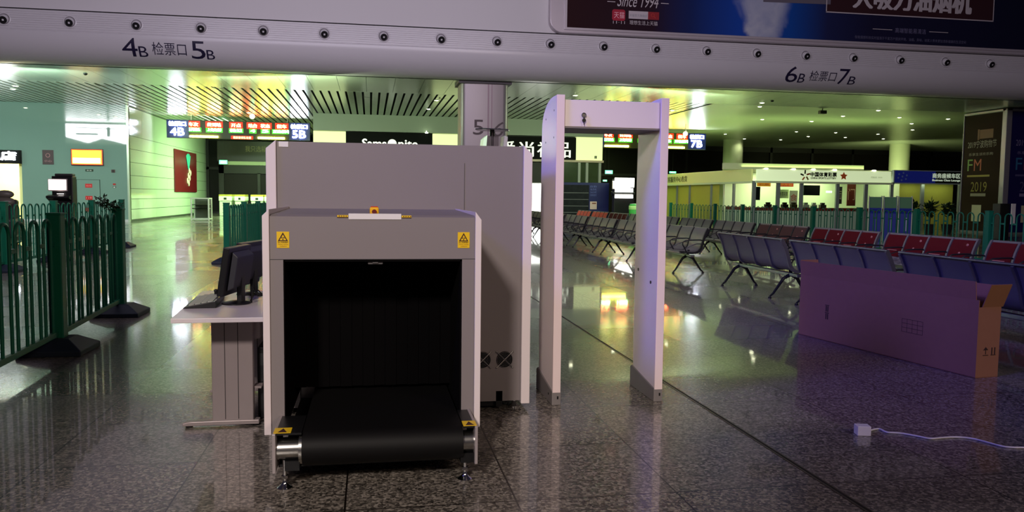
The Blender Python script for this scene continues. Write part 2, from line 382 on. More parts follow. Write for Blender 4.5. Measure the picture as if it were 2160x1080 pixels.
# walls of the waiting area
m = MB(); m.box(-30, -20.6, 42.5, 42.9, 0, CEIL); m.box(-20.6, -16.62, 42.5, 42.9, 3.42, CEIL); m.box(-16.62, -11.8, 42.5, 42.9, 0, CEIL)
struct(m.build('wall_left', TEAL))
m = MB(); m.box(-12.2, -11.82, 42.9, 62, 0, CEIL); struct(m.build('wall_corridor', mat('panel_joint_dark', (70, 84, 66), 0.7)))
m = MB(); zs = [0.10, 0.62, 1.14, 1.66, 2.32, 2.98, 3.64, 4.30, CEIL-0.02]; ys = [42.55, 45.1, 47.7, 50.3, 52.9, 55.5, 58.1, 61.9]
for a, b in zip(zs[:-1], zs[1:]):
    for c, d in zip(ys[:-1], ys[1:]): m.box(-11.83, -11.80, c+0.006, d-0.006, a+0.012, b-0.012)
struct(m.build('wall_corridor', GREENW))
struct(MB().box(-11.81, -11.78, 42.5, 61.9, 0, 0.10).build('baseboard_corridor', mat('baseboard_dark', (60, 66, 58), 0.4)))
struct(MB().box(-30, -11.78, 42.46, 42.5, 0, 0.12).build('baseboard_left', mat('baseboard_pale', (206, 200, 204), 0.3)))
struct(MB().box(-11.83, -11.74, 42.44, 42.56, 0, CEIL).build('trim_5', mat('corner_strip', (196, 204, 186), 0.3, 0.4)))
# night glazing at the far end
struct(MB().box(-13, 62, 62.0, 62.3, 0, CEIL+0.2).build('wall_back', mat('far_dark_wall', (34, 27, 26), 0.25, noise=0.15, nscale=0.3)))
m = MB()
for k in range(20):
    x = -11.6+k*3.7
    m.box(x, x+3.5, 61.88, 61.94, 0.15, 3.2); m.box(x, x+3.5, 61.88, 61.94, 3.4, 5.35)
struct(m.build('window_1', GLASSD))
m = MB()
for k in range(21): x = -11.7+k*3.7; m.box(x-0.10, x+0.10, 61.75, 62, 0, CEIL)
m.box(-12, 62, 61.75, 62, 3.2, 3.4); m.box(-12, 62, 61.75, 62, 5.35, CEIL)
struct(m.build('trim_6', FRAMED))

# columns
def clad_column():
    prof = []; cx, cy, W, D, r = 4.24, 30.6, 0.90, 0.66, 0.22
    for sx, sy, a0 in ((1, -1, -90), (1, 1, 0), (-1, 1, 90), (-1, -1, 180)):
        for k in range(7): a = radians(a0+15*k); prof.append((cx+sx*(W-r)+r*cos(a), cy+sy*(D-r)+r*sin(a)))
    o = struct(MB().prism(prof, 'z', 0, 5.72).build('column', COLCLAD, smooth=True))
    m = MB().box(cx+0.10, cx+0.16, cy-D-0.012, cy-D+0.02, 0, 5.72).box(cx+0.24, cx+0.28, cy-D-0.012, cy-D+0.02, 0, 5.72)
    m.build('seam_strip', mat('column_seam', (120, 104, 112), 0.4, 0.5), o)
    m = MB()
    for a in (-0.87, 0.86): m.box(cx+a-0.02, cx+a+0.03, cy-D+0.15, cy-D+0.2, 0, 5.72)
    m.build('edge_strip', mat('column_edge', (110, 100, 106), 0.4, 0.6), o)
    struct(MB().box(cx-1.0, cx+1.0, cy-D-0.1, cy+D, 5.66, 5.76).build('trim_7', mat('column_collar', (72, 66, 70), 0.5)))
    m = MB()
    a = U(998, 284, Y=29.9); text_on(m, '5', (a.x, 29.925, a.z), PX, PZ, w=0.40, h=0.56)
    b = U(1040, 288, Y=29.9); text_on(m, '6', (b.x, 29.925, b.z), PX, PZ, w=0.40, h=0.56, shear=0.25)
    m.build('numeral', mat('numeral_brown', (84, 70, 72), 0.5), o)
clad_column()
for cx, cy, r in ((25.9, 54.6, 0.70), (39.6, 55.0, 0.72)):
    struct(MB().lathe([(r, 0), (r, CEIL)], (cx, cy, 0), n=32).build('column', mat('round_column_paint', (188, 194, 164), 0.4, noise=0.02, nscale=1), smooth=True))

# =================================================================== BEAM FITTINGS
def nozzle():
    t = thing('air_nozzle', '', 'air nozzle', (0, 28.70, 7.0), 0, 'round air nozzles along the ribbed band')
    MB().lathe([(0.215, 0.0), (0.215, -0.022), (0.185, -0.03), (0.17, -0.02), (0.165, 0.0)], ax='y', n=32).build('mounting_ring', WHITE, t, True)
    MB().lathe([(0.165, -0.012), (0.14, -0.004), (0.0001, -0.004)], ax='y', n=32).build('recess_plate', mat('nozzle_recess', (120, 114, 120), 0.6), t, True)
    d = Vector((0.10, -1.0, -0.42)).normalized()
    MB().ball((0, 0, 0), 0.148, 24).build('eyeball', WHITE, t, True)
    q = d.to_track_quat('Z', 'Y').to_matrix(); m = MB().lathe([(0.108, 0.098), (0.114, 0.118), (0.108, 0.140), (0.0001, 0.144)], n=24)
    m.v = [tuple(q @ Vector(p)) for p in m.v]; m.build('air_outlet', mat('nozzle_black', (7, 5, 10), 0.8), t, True)
    return t
nz0 = nozzle()
nzx = [-11.6, -9.64, -7.6, -5.57, -3.56, -1.54, 0.475, 2.475, 4.473, 6.43, 8.42, 10.43, 12.43, 14.45, 16.46, 18.46, 20.48, 22.49, 24.5]
for i, x in enumerate(nzx):
    lab = 'round white air nozzle with black hole, %s from left along the ribbed band' % ORD[i]
    if i == 0: nz0.location = (x, 28.70, 7.0); nz0['label'] = lab
    else: dup(nz0, (x, 28.70, 7.0), label=lab)

def nose_text(name, label, parts, mt):
    m = MB()
    for text, px0, px1, t_lo, t_hi, sh in parts:
        Ym = BY-RY*cos(radians((t_lo+t_hi)/2)); a = U(px0, 110, Y=Ym).x; b = U(px1, 110, Y=Ym).x
        vs, fs = glyphs(text, b-a, 1.0, sh)
        bm = bmesh.new(); bv = [bm.verts.new((u, v, 0)) for u, v in vs]
        for f in fs:
            try: bm.faces.new([bv[i] for i in f])
            except ValueError: pass
        for k in range(1, 24):
            bmesh.ops.bisect_plane(bm, geom=bm.verts[:]+bm.edges[:]+bm.faces[:], plane_co=(0, k/24, 0), plane_no=(0, 1, 0))
        bm.verts.index_update(); vs = [(v.co.x, v.co.y) for v in bm.verts]; fs = [tuple(v.index for v in f.verts) for f in bm.faces]; bm.free()
        out = []
        for u, v in vs:
            t = radians(t_lo+(t_hi-t_lo)*v); out.append((a+u, BY-(RY+0.006)*cos(t), BZ-(RZ+0.006)*sin(t)))
        m.add(out, fs)
    o = m.build(name, mt); tag(o, label, 'lettering'); return o
nose_text('gate_lettering', 'dark blue lettering 4B to 5B ticket gates on curved beam, left', [('4', 257, 290, 45, 6, 0), ('B', 293, 312, 45, 22, 0), ('检票口', 321, 393, 39, 12, 0), ('5', 403, 433, 45, 7, 0), ('B', 436, 453, 45, 24, 0)], TXTN)
nose_text('gate_lettering', 'dark blue lettering 6B to 7B ticket gates on curved beam, right', [('6', 1660, 1685, 45, 6, 0), ('B', 1686, 1700, 45, 22, 0), ('检票口', 1710, 1766, 39, 14, 0), ('7', 1771, 1793, 45, 7, 0), ('B', 1792, 1807, 45, 24, 0)], TXTN)

def billboard():
    t = thing('billboard', 'huge dark blue advertising billboard in pale rounded frame on upper wall', 'billboard', (16.5, 28.5, 7.37))
    x0, x1, z0, z1 = 6.36, 29.0, 7.375, 11.6
    def rr(x0, x1, z0, z1, r):
        out = []
        for cx, cz, a0 in ((x1-r, z1-r, 0), (x0+r, z1-r, 90), (x0+r, z0+r, 180), (x1-r, z0+r, 270)):
            for k in range(7): a = radians(a0+15*k); out.append((cx+r*cos(a), cz+r*sin(a)))
        return out
    fm = mat('billboard_frame', (206, 196, 202), 0.35, 0.3)
    MB().prism(rr(x0, x1, z0, z1, 0.45), 'y', 28.46, 28.78).build('frame', fm, t, bevel=0.02, world=True)
    MB().prism(rr(x0+0.5, x1-0.5, z0+0.10, z1-0.5, 0.03), 'y', 28.41, 28.47).build('inner_frame', fm, t, bevel=0.015, world=True)
    MB().box(6.97, 28.4, 28.395, 28.412, 7.56, 11.0).build('poster', POSTER, t, world=True)
    YP = 28.39
    def put(name, text, px0, px1, py, h, mt, shear=0, w=True):
        a = U(px0, py, Y=YP); b = U(px1, py, Y=YP); m = MB(); text_on(m, text, (a.x, YP, a.z), PX, PZ, w=(b.x-a.x), h=h, shear=shear); return m.build(name, mt, t, world=True)
    TW = mat('billboard_pale_print', (206, 196, 200), 0.5)
    put('lettering', 'Since 1994', 1302, 1390, 13, 0.42, TW, 0.35)
    a = U(1281, 3, Y=YP); m = MB().box(a.x, a.x+0.3, YP-0.004, YP, a.z-0.012, a.z+0.012); a = U(1394, 7, Y=YP); m.box(a.x, a.x+0.3, YP-0.004, YP, a.z-0.012, a.z+0.012); m.build('dash', TW, t, world=True)
    a = U(1291, 43, Y=YP); b = U(1319, 22, Y=YP)
    RD = mat('billboard_red_print', (176, 30, 58), 0.5)
    MB().prism(rr(a.x, b.x, a.z, b.z+0.02, 0.08), 'y', YP-0.004, YP).build('red_badge', RD, t, world=True)
    YP2 = YP; YP = YP-0.006
    put('lettering', '天猫', 1295, 1317, 38, 0.23, mat('billboard_pink_print', (250, 190, 200), 0.5))
    YP = YP2
    a = U(1326, 39, Y=YP); b = U(1367, 26, Y=YP); MB().box(a.x, b.x, YP-0.004, YP, a.z, b.z+0.02).build('search_bar', TW, t, world=True)
    c = U(1390, 40, Y=YP); MB().box(b.x, c.x, YP-0.004, YP, a.z, b.z+0.02).build('search_button', mat('billboard_red_dark', (150, 34, 44), 0.5), t, world=True)
    YP = YP-0.006
    put('lettering', '天猫官方旗舰店', 1328, 1365, 35, 0.10, TXTG)
    m = MB(); q = U(1377, 34, Y=YP)
    m.tube([(q.x+0.06*cos(k*pi/8), YP, q.z+0.03+0.06*sin(k*pi/8)) for k in range(17)], 0.008, 5); m.tube([(q.x+0.045, YP, q.z-0.015), (q.x+0.11, YP, q.z-0.07)], 0.01, 5)
    m.build('search_mark', mat('search_mark_red', (206, 70, 60), 0.5), t, world=True)
    YP = YP2
    put('lettering', '理想生活上天猫', 1328, 1387, 51.5, 0.15, TW)
    put('lettering', '11·11', 1293, 1318, 49.5, 0.10, TW)
    a = U(1742, 25, Y=YP); c = U(2095, 49, Y=YP); zt = 11.0-0.35
    MB().box(a.x, c.x, YP-0.002, YP+0.001, a.z, zt).build('slogan_panel', mat('billboard_maroon_print', (58, 28, 34), 0.5), t, world=True)
    m = MB(); YP = YP-0.004
    m.box(a.x, c.x, YP-0.004, YP, a.z-0.02, a.z+0.02); m.box(a.x, a.x+0.035, YP-0.004, YP, a.z, zt); m.box(c.x-0.035, c.x, YP-0.004, YP, a.z, zt); m.build('slogan_border', TW, t, world=True)
    m = MB(); s0 = U(1800, 16, Y=YP); s1 = U(2047, 27, Y=YP)
    vs, fs = glyphs('大吸力油烟机', s1.x-s0.x, 0.95)
    for q_, (dx, dz) in enumerate(((0, 0), (0.045, 0), (-0.045, 0), (0, 0.02))): m.add([(s0.x+u+dx, YP-0.006-0.003*q_, s0.z-0.02+v+dz) for u, v in vs], fs)
    m.build('slogan', TW, t, world=True)
    put('lettering', '高端智能易清洁', 1888, 1953, 69, 0.19, mat('billboard_blue_print', (120, 116, 150), 0.5))
    put('lettering', '·智能烟感科技实时监测于千家万户厨房环境，油烟，异味，给家人带来更加清新健康的生活空间', 1802, 2038, 81, 0.12, mat('billboard_dim_print', (104, 102, 132), 0.5))
    m = MB()
    for p0, p1, yy in ((1841, 1882, 61), (1960, 2000, 67)): a = U(p0, yy, Y=YP); b = U(p1, yy, Y=YP); m.box(a.x, b.x, YP-0.004, YP, a.z-0.01, a.z+0.012)
    m.build('dash', TW, t, world=True)
    # printed kitchen hood edge above the steam
    m = MB(); a = U(1610, 4, Y=YP); b = U(1752, 8, Y=YP)
    m.prism([(a.x, a.z+0.55), (a.x, a.z), (b.x, a.z+0.05), (b.x, a.z+0.55)], 'y', YP-0.002, YP); m.build('printed_hood', mat('billboard_grey_print', (110, 104, 116), 0.4), t, world=True)
billboard()

# =================================================================== X-RAY SCANNER
def hazard_mark(m, c, s, R=PX, Q=PZ):
    """small triangle outline with trefoil, centre c, size s"""
    C, R, Q = Vector(c), Vector(R), Vector(Q)
    def P(a, b): return C+R*a*s+Q*b*s
    o = [(0, 0.55), (-0.5, -0.35), (0.5, -0.35)]; i = [(0, 0.33), (-0.335, -0.255), (0.335, -0.255)]
    for k in range(3): j = (k+1) % 3; m.add([P(*o[k]), P(*o[j]), P(*i[j]), P(*i[k])], [(0, 1, 2, 3)])
    cc = (0, -0.06)
    for a0 in (30, 150, 270):
        pts = [(cc[0]+0.06*cos(radians(a0-30)), cc[1]+0.06*sin(radians(a0-30)))]
        pts += [(cc[0]+0.17*cos(radians(a0+d)), cc[1]+0.17*sin(radians(a0+d))) for d in (-30, -10, 10, 30)]
        pts += [(cc[0]+0.06*cos(radians(a0+30)), cc[1]+0.06*sin(radians(a0+30)))]
        m.add([P(*p) for p in pts], [tuple(range(len(pts)))])
    m.add([P(cc[0]+0.03*cos(k*pi/4), cc[1]+0.03*sin(k*pi/4)) for k in range(8)], [tuple(range(8))])

def scanner():
    t = thing('xray_scanner', 'large grey x-ray baggage scanner with black conveyor tunnel and white side panels', 'x-ray scanner', (0.0, 5.0, 0.0))
    B = lambda m, n, mt, p=t, **k: m.build(n, mt, p, world=True, **k)
    Y0 = 5.40
    # main cabinet with tunnel passing through it
    m = MB(); m.box(-0.60, -0.46, Y0, 7.3, 0.06, 1.82); m.box(0.50, 1.035, Y0, 7.3, 0.06, 1.82); m.box(-0.46, 0.50, Y0, 7.3, 1.13, 1.82); m.box(-0.46, 0.50, Y0+0.02, 7.3, 0.06, 0.20)
    B(m, 'cabinet', GREY)
    def trim(x0, x1, outer, y0, y1, zb, zt, c):
        # upright white panel with bevelled upper corner (outline in x-z)
        if outer < 0: pl = [(x0, zb), (x1, zb), (x1, zt), (x0, zt-c)]
        else: pl = [(x0, zb), (x1, zb), (x1, zt-c), (x0, zt)]
        return MB().prism(pl, 'y', y0, y1)
    B(trim(-0.662, -0.598, -1, Y0-0.02, 7.32, 0.04, 1.828, 0.055), 'side_panel', OFFW, bevel=0.004)
    B(trim(1.033, 1.094, 1, Y0-0.02, 7.32, 0.04, 1.828, 0.06), 'side_panel', OFFW, bevel=0.004)
    m = MB().box(0.628, 0.631, Y0-0.002, Y0+0.01, 1.37, 1.70); B(m, 'panel_seam', GREYD)
    o = B(MB().box(-0.582, -0.522, Y0-0.004, Y0+0.002, 1.785, 1.819), 'rating_label', PLW)
    # hood around the tunnel mouth
    H0 = 4.35
    m = MB(); hood = [(H0, 1.135), (H0, 1.362), (H0+0.03, 1.372), (Y0, 1.387), (Y0, 1.135)]
    m.prism(hood, 'x', -0.523, 0.570); m.box(-0.523, -0.452, H0, Y0, 0.20, 1.135); m.box(0.497, 0.570, H0, Y0, 0.20, 1.135)
    B(m, 'hood', GREY)
    m = MB().box(-0.523, 0.570, H0-0.0015, H0+0.01, 1.1335, 1.1365); B(m, 'hood_seam', GREYD)
    B(trim(-0.557, -0.521, -1, H0-0.012, Y0, 0.195, 1.40, 0.035), 'hood_side_panel', OFFW, bevel=0.003)
    B(trim(0.568, 0.602, 1, H0-0.012, Y0, 0.195, 1.395, 0.045), 'hood_side_panel', OFFW, bevel=0.003)
    # black tunnel lining and lead curtain
    m = MB(); m.box(-0.456, -0.446, H0+0.004, 7.2, 0.22, 1.13); m.box(0.488, 0.500, H0+0.004, 7.2, 0.22, 1.13); m.box(-0.452, 0.496, H0+0.004, 7.2, 1.122, 1.134); m.box(-0.45, 0.495, 7.1, 7.2, 0.2, 1.13)
    B(m, 'tunnel_lining', DARKIN)
    m = MB(); k = 0; x = -0.445
    while x < 0.48:
        m.box(x, x+0.066, 4.90+0.008*(k % 2), 4.905+0.008*(k % 2), 0.315, 1.122); x += 0.067; k += 1
    B(m, 'lead_curtain', CURT)
    m = MB().box(-0.012, 0.068, H0+0.02, H0+0.07, 1.105, 1.126).box(0.012, 0.044, H0+0.012, H0+0.02, 1.110, 1.120); B(m, 'light_barrier', mat('barrier_grey', (92, 88, 90), 0.5), bevel=0.004)
    # conveyor
    R = 0.088; cz = 0.203; cy = 4.075
    prof = [(7.1, cz-R), (7.1, cz+R)]; out = []
    for k in range(13): a = radians(90+180*k/12); out.append((cy+R*cos(a), cz+R*sin(a)))
    B(MB().prism(out+[(7.05, cz-R), (7.05, cz+R)], 'x', -0.335, 0.470), 'conveyor_belt', RUB, smooth=True)
    for (xa, xb, xc) in ((-0.478, -0.462, 1), (0.545, 0.530, -1)):
        lo, hi = min(xa, xb), max(xa, xb)
        B(MB().box(lo, hi, 4.00, 4.36, 0.10, 0.297), 'roller_bracket', mat('bracket_grey', (168, 158, 160), 0.4, 0.4), bevel=0.002)
        a, b = (hi, -0.338) if xc > 0 else (0.473, lo)
        B(MB().cyl((a, cy, cz), (b, cy, cz), 0.055, 28), 'drive_roller', STEEL, smooth=True)
        if xc > 0: B(MB().cyl((-0.352, cy, cz), (-0.337, cy, cz), 0.080, 32), 'roller_flange', STEEL, smooth=True)
        B(MB().box(min(a, b), max(a, b), 4.02, 4.34, 0.286, 0.296), 'bracket_cover', BLACK)
        s = B(MB().box((-0.474 if xc > 0 else 0.472), (-0.39 if xc > 0 else 0.542), 4.02, 4.11, 0.2965, 0.2985), 'hazard_sticker', YEL)
        m = MB(); c = (-0.432 if xc > 0 else 0.507); m.prism([(c-0.022, 4.03), (c+0.022, 4.03), (c, 4.095)], 'z', 0.2985, 0.2995); m.build('hazard_mark', BRN, s, world=True)
        fx = -0.425 if xc > 0 else 0.485
        m = MB(); m.cyl((fx, 4.06, 0.03), (fx, 4.06, 0.15), 0.010, 12); m.cyl((fx, 4.06, 0.055), (fx, 4.06, 0.07), 0.017, 6); m.lathe([(0.036, 0.0), (0.038, 0.008), (0.022, 0.02), (0.012, 0.034), (0.011, 0.045)], (fx, 4.06, 0), n=20)
        B(m, 'levelling_foot', CHROME, smooth=True)
    B(MB().box(-0.455, 0.53, 4.06, 5.4, 0.112, 0.125), 'conveyor_bed', mat('bed_black', (14, 14, 15), 0.6))
    for x in (-0.42, 0.46): B(MB().box(x, x+0.07, 4.03, 4.1, 0.10, 0.15), 'foot_block', BLACK)
    for fx, fy in ((1.0, 5.47), (-0.55, 5.47), (1.0, 7.2), (-0.55, 7.2)):
        m = MB(); m.cyl((fx, fy, 0.02), (fx, fy, 0.08), 0.012, 12); m.lathe([(0.040, 0.0), (0.042, 0.01), (0.024, 0.022), (0.012, 0.04)], (fx, fy, 0), n=20); B(m, 'levelling_foot', CHROME, smooth=True)
    B(MB().box(0.58, 0.90, 5.43, 5.52, 0.02, 0.085).box(0.86, 0.905, 5.40, 5.5, 0.02, 0.13), 'base_bracket', BLACK)
    # stickers, plate, emergency stop
    for x0, x1 in ((-0.484, -0.420), (0.472, 0.537)):
        s = B(MB().box(x0, x1, H0-0.0025, H0+0.001, 1.196, 1.282), 'warning_sticker', YEL)
        m = MB(); hazard_mark(m, ((x0+x1)/2, H0-0.0035, 1.250), 0.052)
        cx = (x0+x1)/2
        text_on(m, '当心电离辐射', (cx-0.026, H0-0.0035, 1.222), PX, PZ, w=0.052, h=0.008)
        m.build('warning_print', BRN, s, world=True)
        m = MB(); text_on(m, 'Caution ionizing', (cx-0.026, H0-0.0035, 1.212), PX, PZ, w=0.052, h=0.006); text_on(m, 'radiation', (cx-0.016, H0-0.0035, 1.203), PX, PZ, w=0.036, h=0.006)
        m.build('warning_print', mat('label_brown_print', (120, 70, 10), 0.6), s, world=True)
    B(MB().box(-0.113, 0.166, H0-0.004, H0+0.001, 1.349, 1.380), 'name_plate', PLW, bevel=0.001)
    for x0, x1 in ((-0.172, -0.115), (0.168, 0.220)):
        s = B(MB().box(x0, x1, H0-0.002, H0+0.001, 1.357, 1.371), 'hazard_sticker', YEL)
        m = MB().box(x0, x1, H0-0.003, H0, 1.357, 1.361)
        for k in range(4): m.box(x0+0.008+k*0.012, x0+0.014+k*0.012, H0-0.003, H0, 1.364, 1.368)
        m.build('hazard_mark', BRN, s, world=True)
    e = B(MB().box(-0.002, 0.048, 4.46, 4.50, 1.373, 1.413), 'emergency_stop', mat('estop_yellow', (236, 176, 16), 0.4), bevel=0.008)
    MB().cyl((0.023, 4.46, 1.388), (0.023, 4.445, 1.388), 0.013, 16).build('stop_button', mat('estop_red', (96, 10, 8), 0.4), e, world=True)
    MB().box(0.004, 0.042, 4.47, 4.49, 1.412, 1.417).build('stop_cap', REDP, e, world=True)
    # cooling fans
    for fx in (0.918, 0.765):
        f = B(MB().lathe([(0.0001, 0.004), (0.056, 0.004), (0.056, -0.002)], (fx, Y0-0.002, 0.352), ax='y', n=32), 'cooling_fan', DARKIN)
        m = MB()
        for r in (0.012, 0.022, 0.032, 0.042, 0.052):
            m.tube([(fx+r*cos(k*pi/12), Y0-0.012, 0.352+r*sin(k*pi/12)) for k in range(25)], 0.0016, 5, False)
        for a in (45, 135):
            c, s_ = 0.078*cos(radians(a)), 0.078*sin(radians(a)); m.tube([(fx-c, Y0-0.010, 0.352-s_), (fx+c, Y0-0.010, 0.352+s_)], 0.0028, 6)
            m.ball((fx-c, Y0-0.008, 0.352-s_), 0.006, 8); m.ball((fx+c, Y0-0.008, 0.352+s_), 0.006, 8)
        m.build('fan_guard', STEEL, f, world=True)
scanner()

# =================================================================== WALK-THROUGH METAL DETECTOR
def detector():
    t = thing('metal_detector_gate', 'white walk-through metal detector gate standing beside the grey scanner', 'metal detector', (1.68, 5.7, 0))
    B = lambda m, n, mt, p=t, **k: m.build(n, mt, p, world=True, **k)
    for xa, xb, side in ((1.275, 1.333, -1), (2.035, 2.095, 1)):
        # panel seen side on: straight front edge, rounded at upper back
        pl = [(5.47, 0.09), (5.47, 2.188), (5.55, 2.190)]
        for k in range(9): a = radians(90-90*k/8); pl.append((5.60+0.36*cos(a), 1.99+0.20*sin(a)))
        pl += [(5.97, 1.6), (5.97, 0.4), (5.955, 0.09)]
        B(MB().prism(pl, 'x', xa+0.006, xb-0.006), 'side_panel', GATEW, bevel=0.003)
        B(MB().box(xa, xb, 5.452, 5.475, 0.09, 2.188), 'front_edge_strip', mat('gate_edge_strip', (232, 212, 212), 0.35), bevel=0.003)
        sh = [(5.455, 0.0), (5.455, 0.10), (5.50, 0.10)]
        sh += [(5.97, 0.165), (6.0, 0.15), (6.0, 0.0)]
        B(MB().prism(sh, 'x', xa-0.004, xb+0.004), 'base_shoe', GATEG, bevel=0.004)
    h = B(MB().box(1.333, 2.035, 5.475, 5.93, 1.972, 2.158), 'header_unit', GATEW, bevel=0.004)
    MB().box(1.335, 2.033, 5.48, 5.925, 1.962, 1.974).build('header_underside', mat('header_grey', (120, 114, 116), 0.5), h, world=True)
    m = MB().cyl((1.472, 5.476, 2.055), (1.472, 5.466, 2.055), 0.013, 16); m.tube([(1.472+0.016*cos(k*pi/8), 5.462, 2.052+0.016*sin(k*pi/8)) for k in range(17)], 0.0022, 6); m.build('lock', STEEL, h, world=True)
    m = MB().box(1.468, 1.476, 5.455, 5.459, 2.008, 2.036); m.lathe([(0.013, -0.004), (0.013, 0.004)], (1.472, 5.457, 2.016), ax='y', n=14); m.box(1.469, 1.475, 5.4535, 5.4555, 1.984, 2.01)
    m.build('key', BLACK, h, world=True)
    m = MB()
    for yy, zz, xx in ((5.88, 0.93, 2.040), (5.60, 0.86, 2.040)): m.lathe([(0.0001, -0.003), (0.012, -0.003), (0.012, 0.002)], (xx, yy, zz), ax='x', n=14)
    B(m, 'sensor_eye', BLACK)
    m = MB()
    for yy, zz in ((5.56, 2.09), (5.82, 2.05), (5.56, 1.90), (5.82, 1.88)): m.lathe([(0.0001, -0.002), (0.007, -0.002), (0.007, 0.002)], (1.2805, yy, zz), ax='x', n=12)
    B(m, 'panel_screw', GATEG)
    m = MB().lathe([(0.0001, -0.004), (0.008, -0.004), (0.008, 0.002)], (1.271, 5.56, 0.06), ax='x', n=12); m.box(2.07, 2.08, 5.450, 5.457, 0.045, 0.065).box(1.308, 1.318, 5.450, 5.457, 0.045, 0.065)
    B(m, 'base_screw', BLACK)
detector()

# =================================================================== OPERATOR DESK
def desk():
    t = thing('operator_desk', 'white operator desk with grey panel legs left of the scanner', 'desk', (-0.92, 5.5, 0))
    B = lambda m, n, mt, p=t, **k: m.build(n, mt, p, world=True, **k)
    B(MB().prism([(-1.142, 4.87), (-0.610, 4.87), (-0.610, 5.36), (-0.69, 5.36), (-0.69, 6.25), (-1.235, 6.25)], 'z', 0.722, 0.75), 'tabletop', DESKT, bevel=0.003)
    for yy in (5.22, 6.10):
        l = B(MB().box(-0.985, -0.735, yy, yy+0.07, 0.03, 0.722), 'panel_leg', DESKL, bevel=0.004)
        m = MB()
        for x in (-0.905, -0.825): m.box(x-0.002, x+0.002, yy-0.0015, yy+0.002, 0.05, 0.70)
        m.build('leg_groove', mat('leg_groove_dark', (40, 34, 36), 0.7), l, world=True)
        f = B(MB().prism([(-1.165, 0.012), (-1.165, 0.03), (-1.12, 0.04), (-0.70, 0.04), (-0.70, 0.012)], 'y', yy-0.005, yy+0.06), 'foot', DESKL, bevel=0.004)
        MB().cyl((-1.13, yy+0.03, 0), (-1.13, yy+0.03, 0.013), 0.022, 14).cyl((-0.72, yy+0.03, 0), (-0.72, yy+0.03, 0.013), 0.022, 14).build('foot_glide', BLACK, f, world=True)
    B(MB().box(-0.745, -0.70, 5.29, 6.1, 0.55, 0.70), 'modesty_panel', DESKL)
    B(MB().box(-0.735, -0.69, 5.25, 5.34, 0.235, 0.25), 'crossbar', DESKL)
    def monitor(cx, cy, rz, lab):
        s = thing('monitor', lab, 'monitor', (cx, cy, 0.75), rz, 'monitors on the operator desk')
        m = MB(); m.lathe([(0.092, 0.0), (0.092, 0.008), (0.06, 0.018), (0.03, 0.022)], n=28); m.build('base', BLACK, s, True)
        MB().box(0.015, 0.05, -0.035, 0.035, 0.015, 0.24).build('stand', BLACK, s, bevel=0.006)
        tl = radians(9)
        def T(m):
            m.v = [(p[0]*cos(tl)+(p[2]-0.22)*sin(tl), p[1], -p[0]*sin(tl)+(p[2]-0.22)*cos(tl)+0.22) for p in m.v]; return m
        T(MB().box(-0.03, 0.012, -0.215, 0.215, 0.07, 0.385)).build('screen_housing', BLACK, s, bevel=0.006)
        T(MB().box(-0.0315, -0.029, -0.20, 0.20, 0.09, 0.37)).build('screen', GLASSD, s)
        T(MB().prism([(0.012, 0.10), (0.055, 0.13), (0.055, 0.33), (0.012, 0.36)], 'y', -0.16, 0.16)).build('back_cover', mat('monitor_grey', (46, 46, 54), 0.45), s, bevel=0.006)
        return s
    monitor(-0.875, 5.50, radians(-10), 'black monitor on the desk seen edge-on, nearer to the viewer')
    monitor(-0.86, 6.0, radians(-14), 'black monitor on the desk, partly hidden behind the nearer one')
    k = thing('control_keyboard', 'black wedge-shaped control keyboard at left end of desk', 'keyboard', (-1.085, 5.55, 0.75), radians(4))
    MB().prism([(-0.10, 0), (0.10, 0), (0.10, 0.045), (-0.085, 0.012)], 'y', -0.26, 0.26).build('housing', BLACK, k, bevel=0.003)
    m = MB()
    for i in range(4):
        for j in range(12): x = -0.065+i*0.038; y = -0.24+j*0.040; z = 0.012+(x+0.085)*0.178; m.box(x, x+0.03, y, y+0.032, z, z+0.008)
    m.build('keys', mat('pale_keys', (176, 180, 168), 0.5), k)
    m = MB().cyl((0.06, 0.12, 0.03), (0.06, 0.12, 0.062), 0.011, 12).ball((0.06, 0.12, 0.066), 0.014, 10); m.build('joystick', BLACK, k, True)
    c = thing('computer_tower', 'black computer tower standing under the desk next to scanner', 'computer', (-0.70, 5.42, 0))
    MB().box(-0.70, -0.672, 5.38, 5.40, 0.0, 0.01).build('foot_pad', BLACK, c, world=True)
    MB().box(-0.725, -0.668, 5.36, 5.80, 0.01, 0.48).build('case', BLACK, c, bevel=0.006, world=True)
    MB().box(-0.715, -0.678, 5.356, 5.36, 0.36, 0.44).build('drive_bay', mat('drive_bay_grey', (34, 34, 36), 0.5), c, world=True)
    m = MB()
    for q in range(3):
        pts = [(-0.80+0.01*q, 5.62-0.05*q, 0.755), (-0.77, 5.55-0.04*q, 0.80+0.03*q), (-0.735, 5.50, 0.84-0.02*q), (-0.705, 5.52, 0.80), (-0.695, 5.56, 0.756)]
        m.tube(pts, 0.005, 6)
    tag(m.build('monitor_cables', BLACK), 'tangle of black cables behind the monitors on desk', 'cable')
desk()

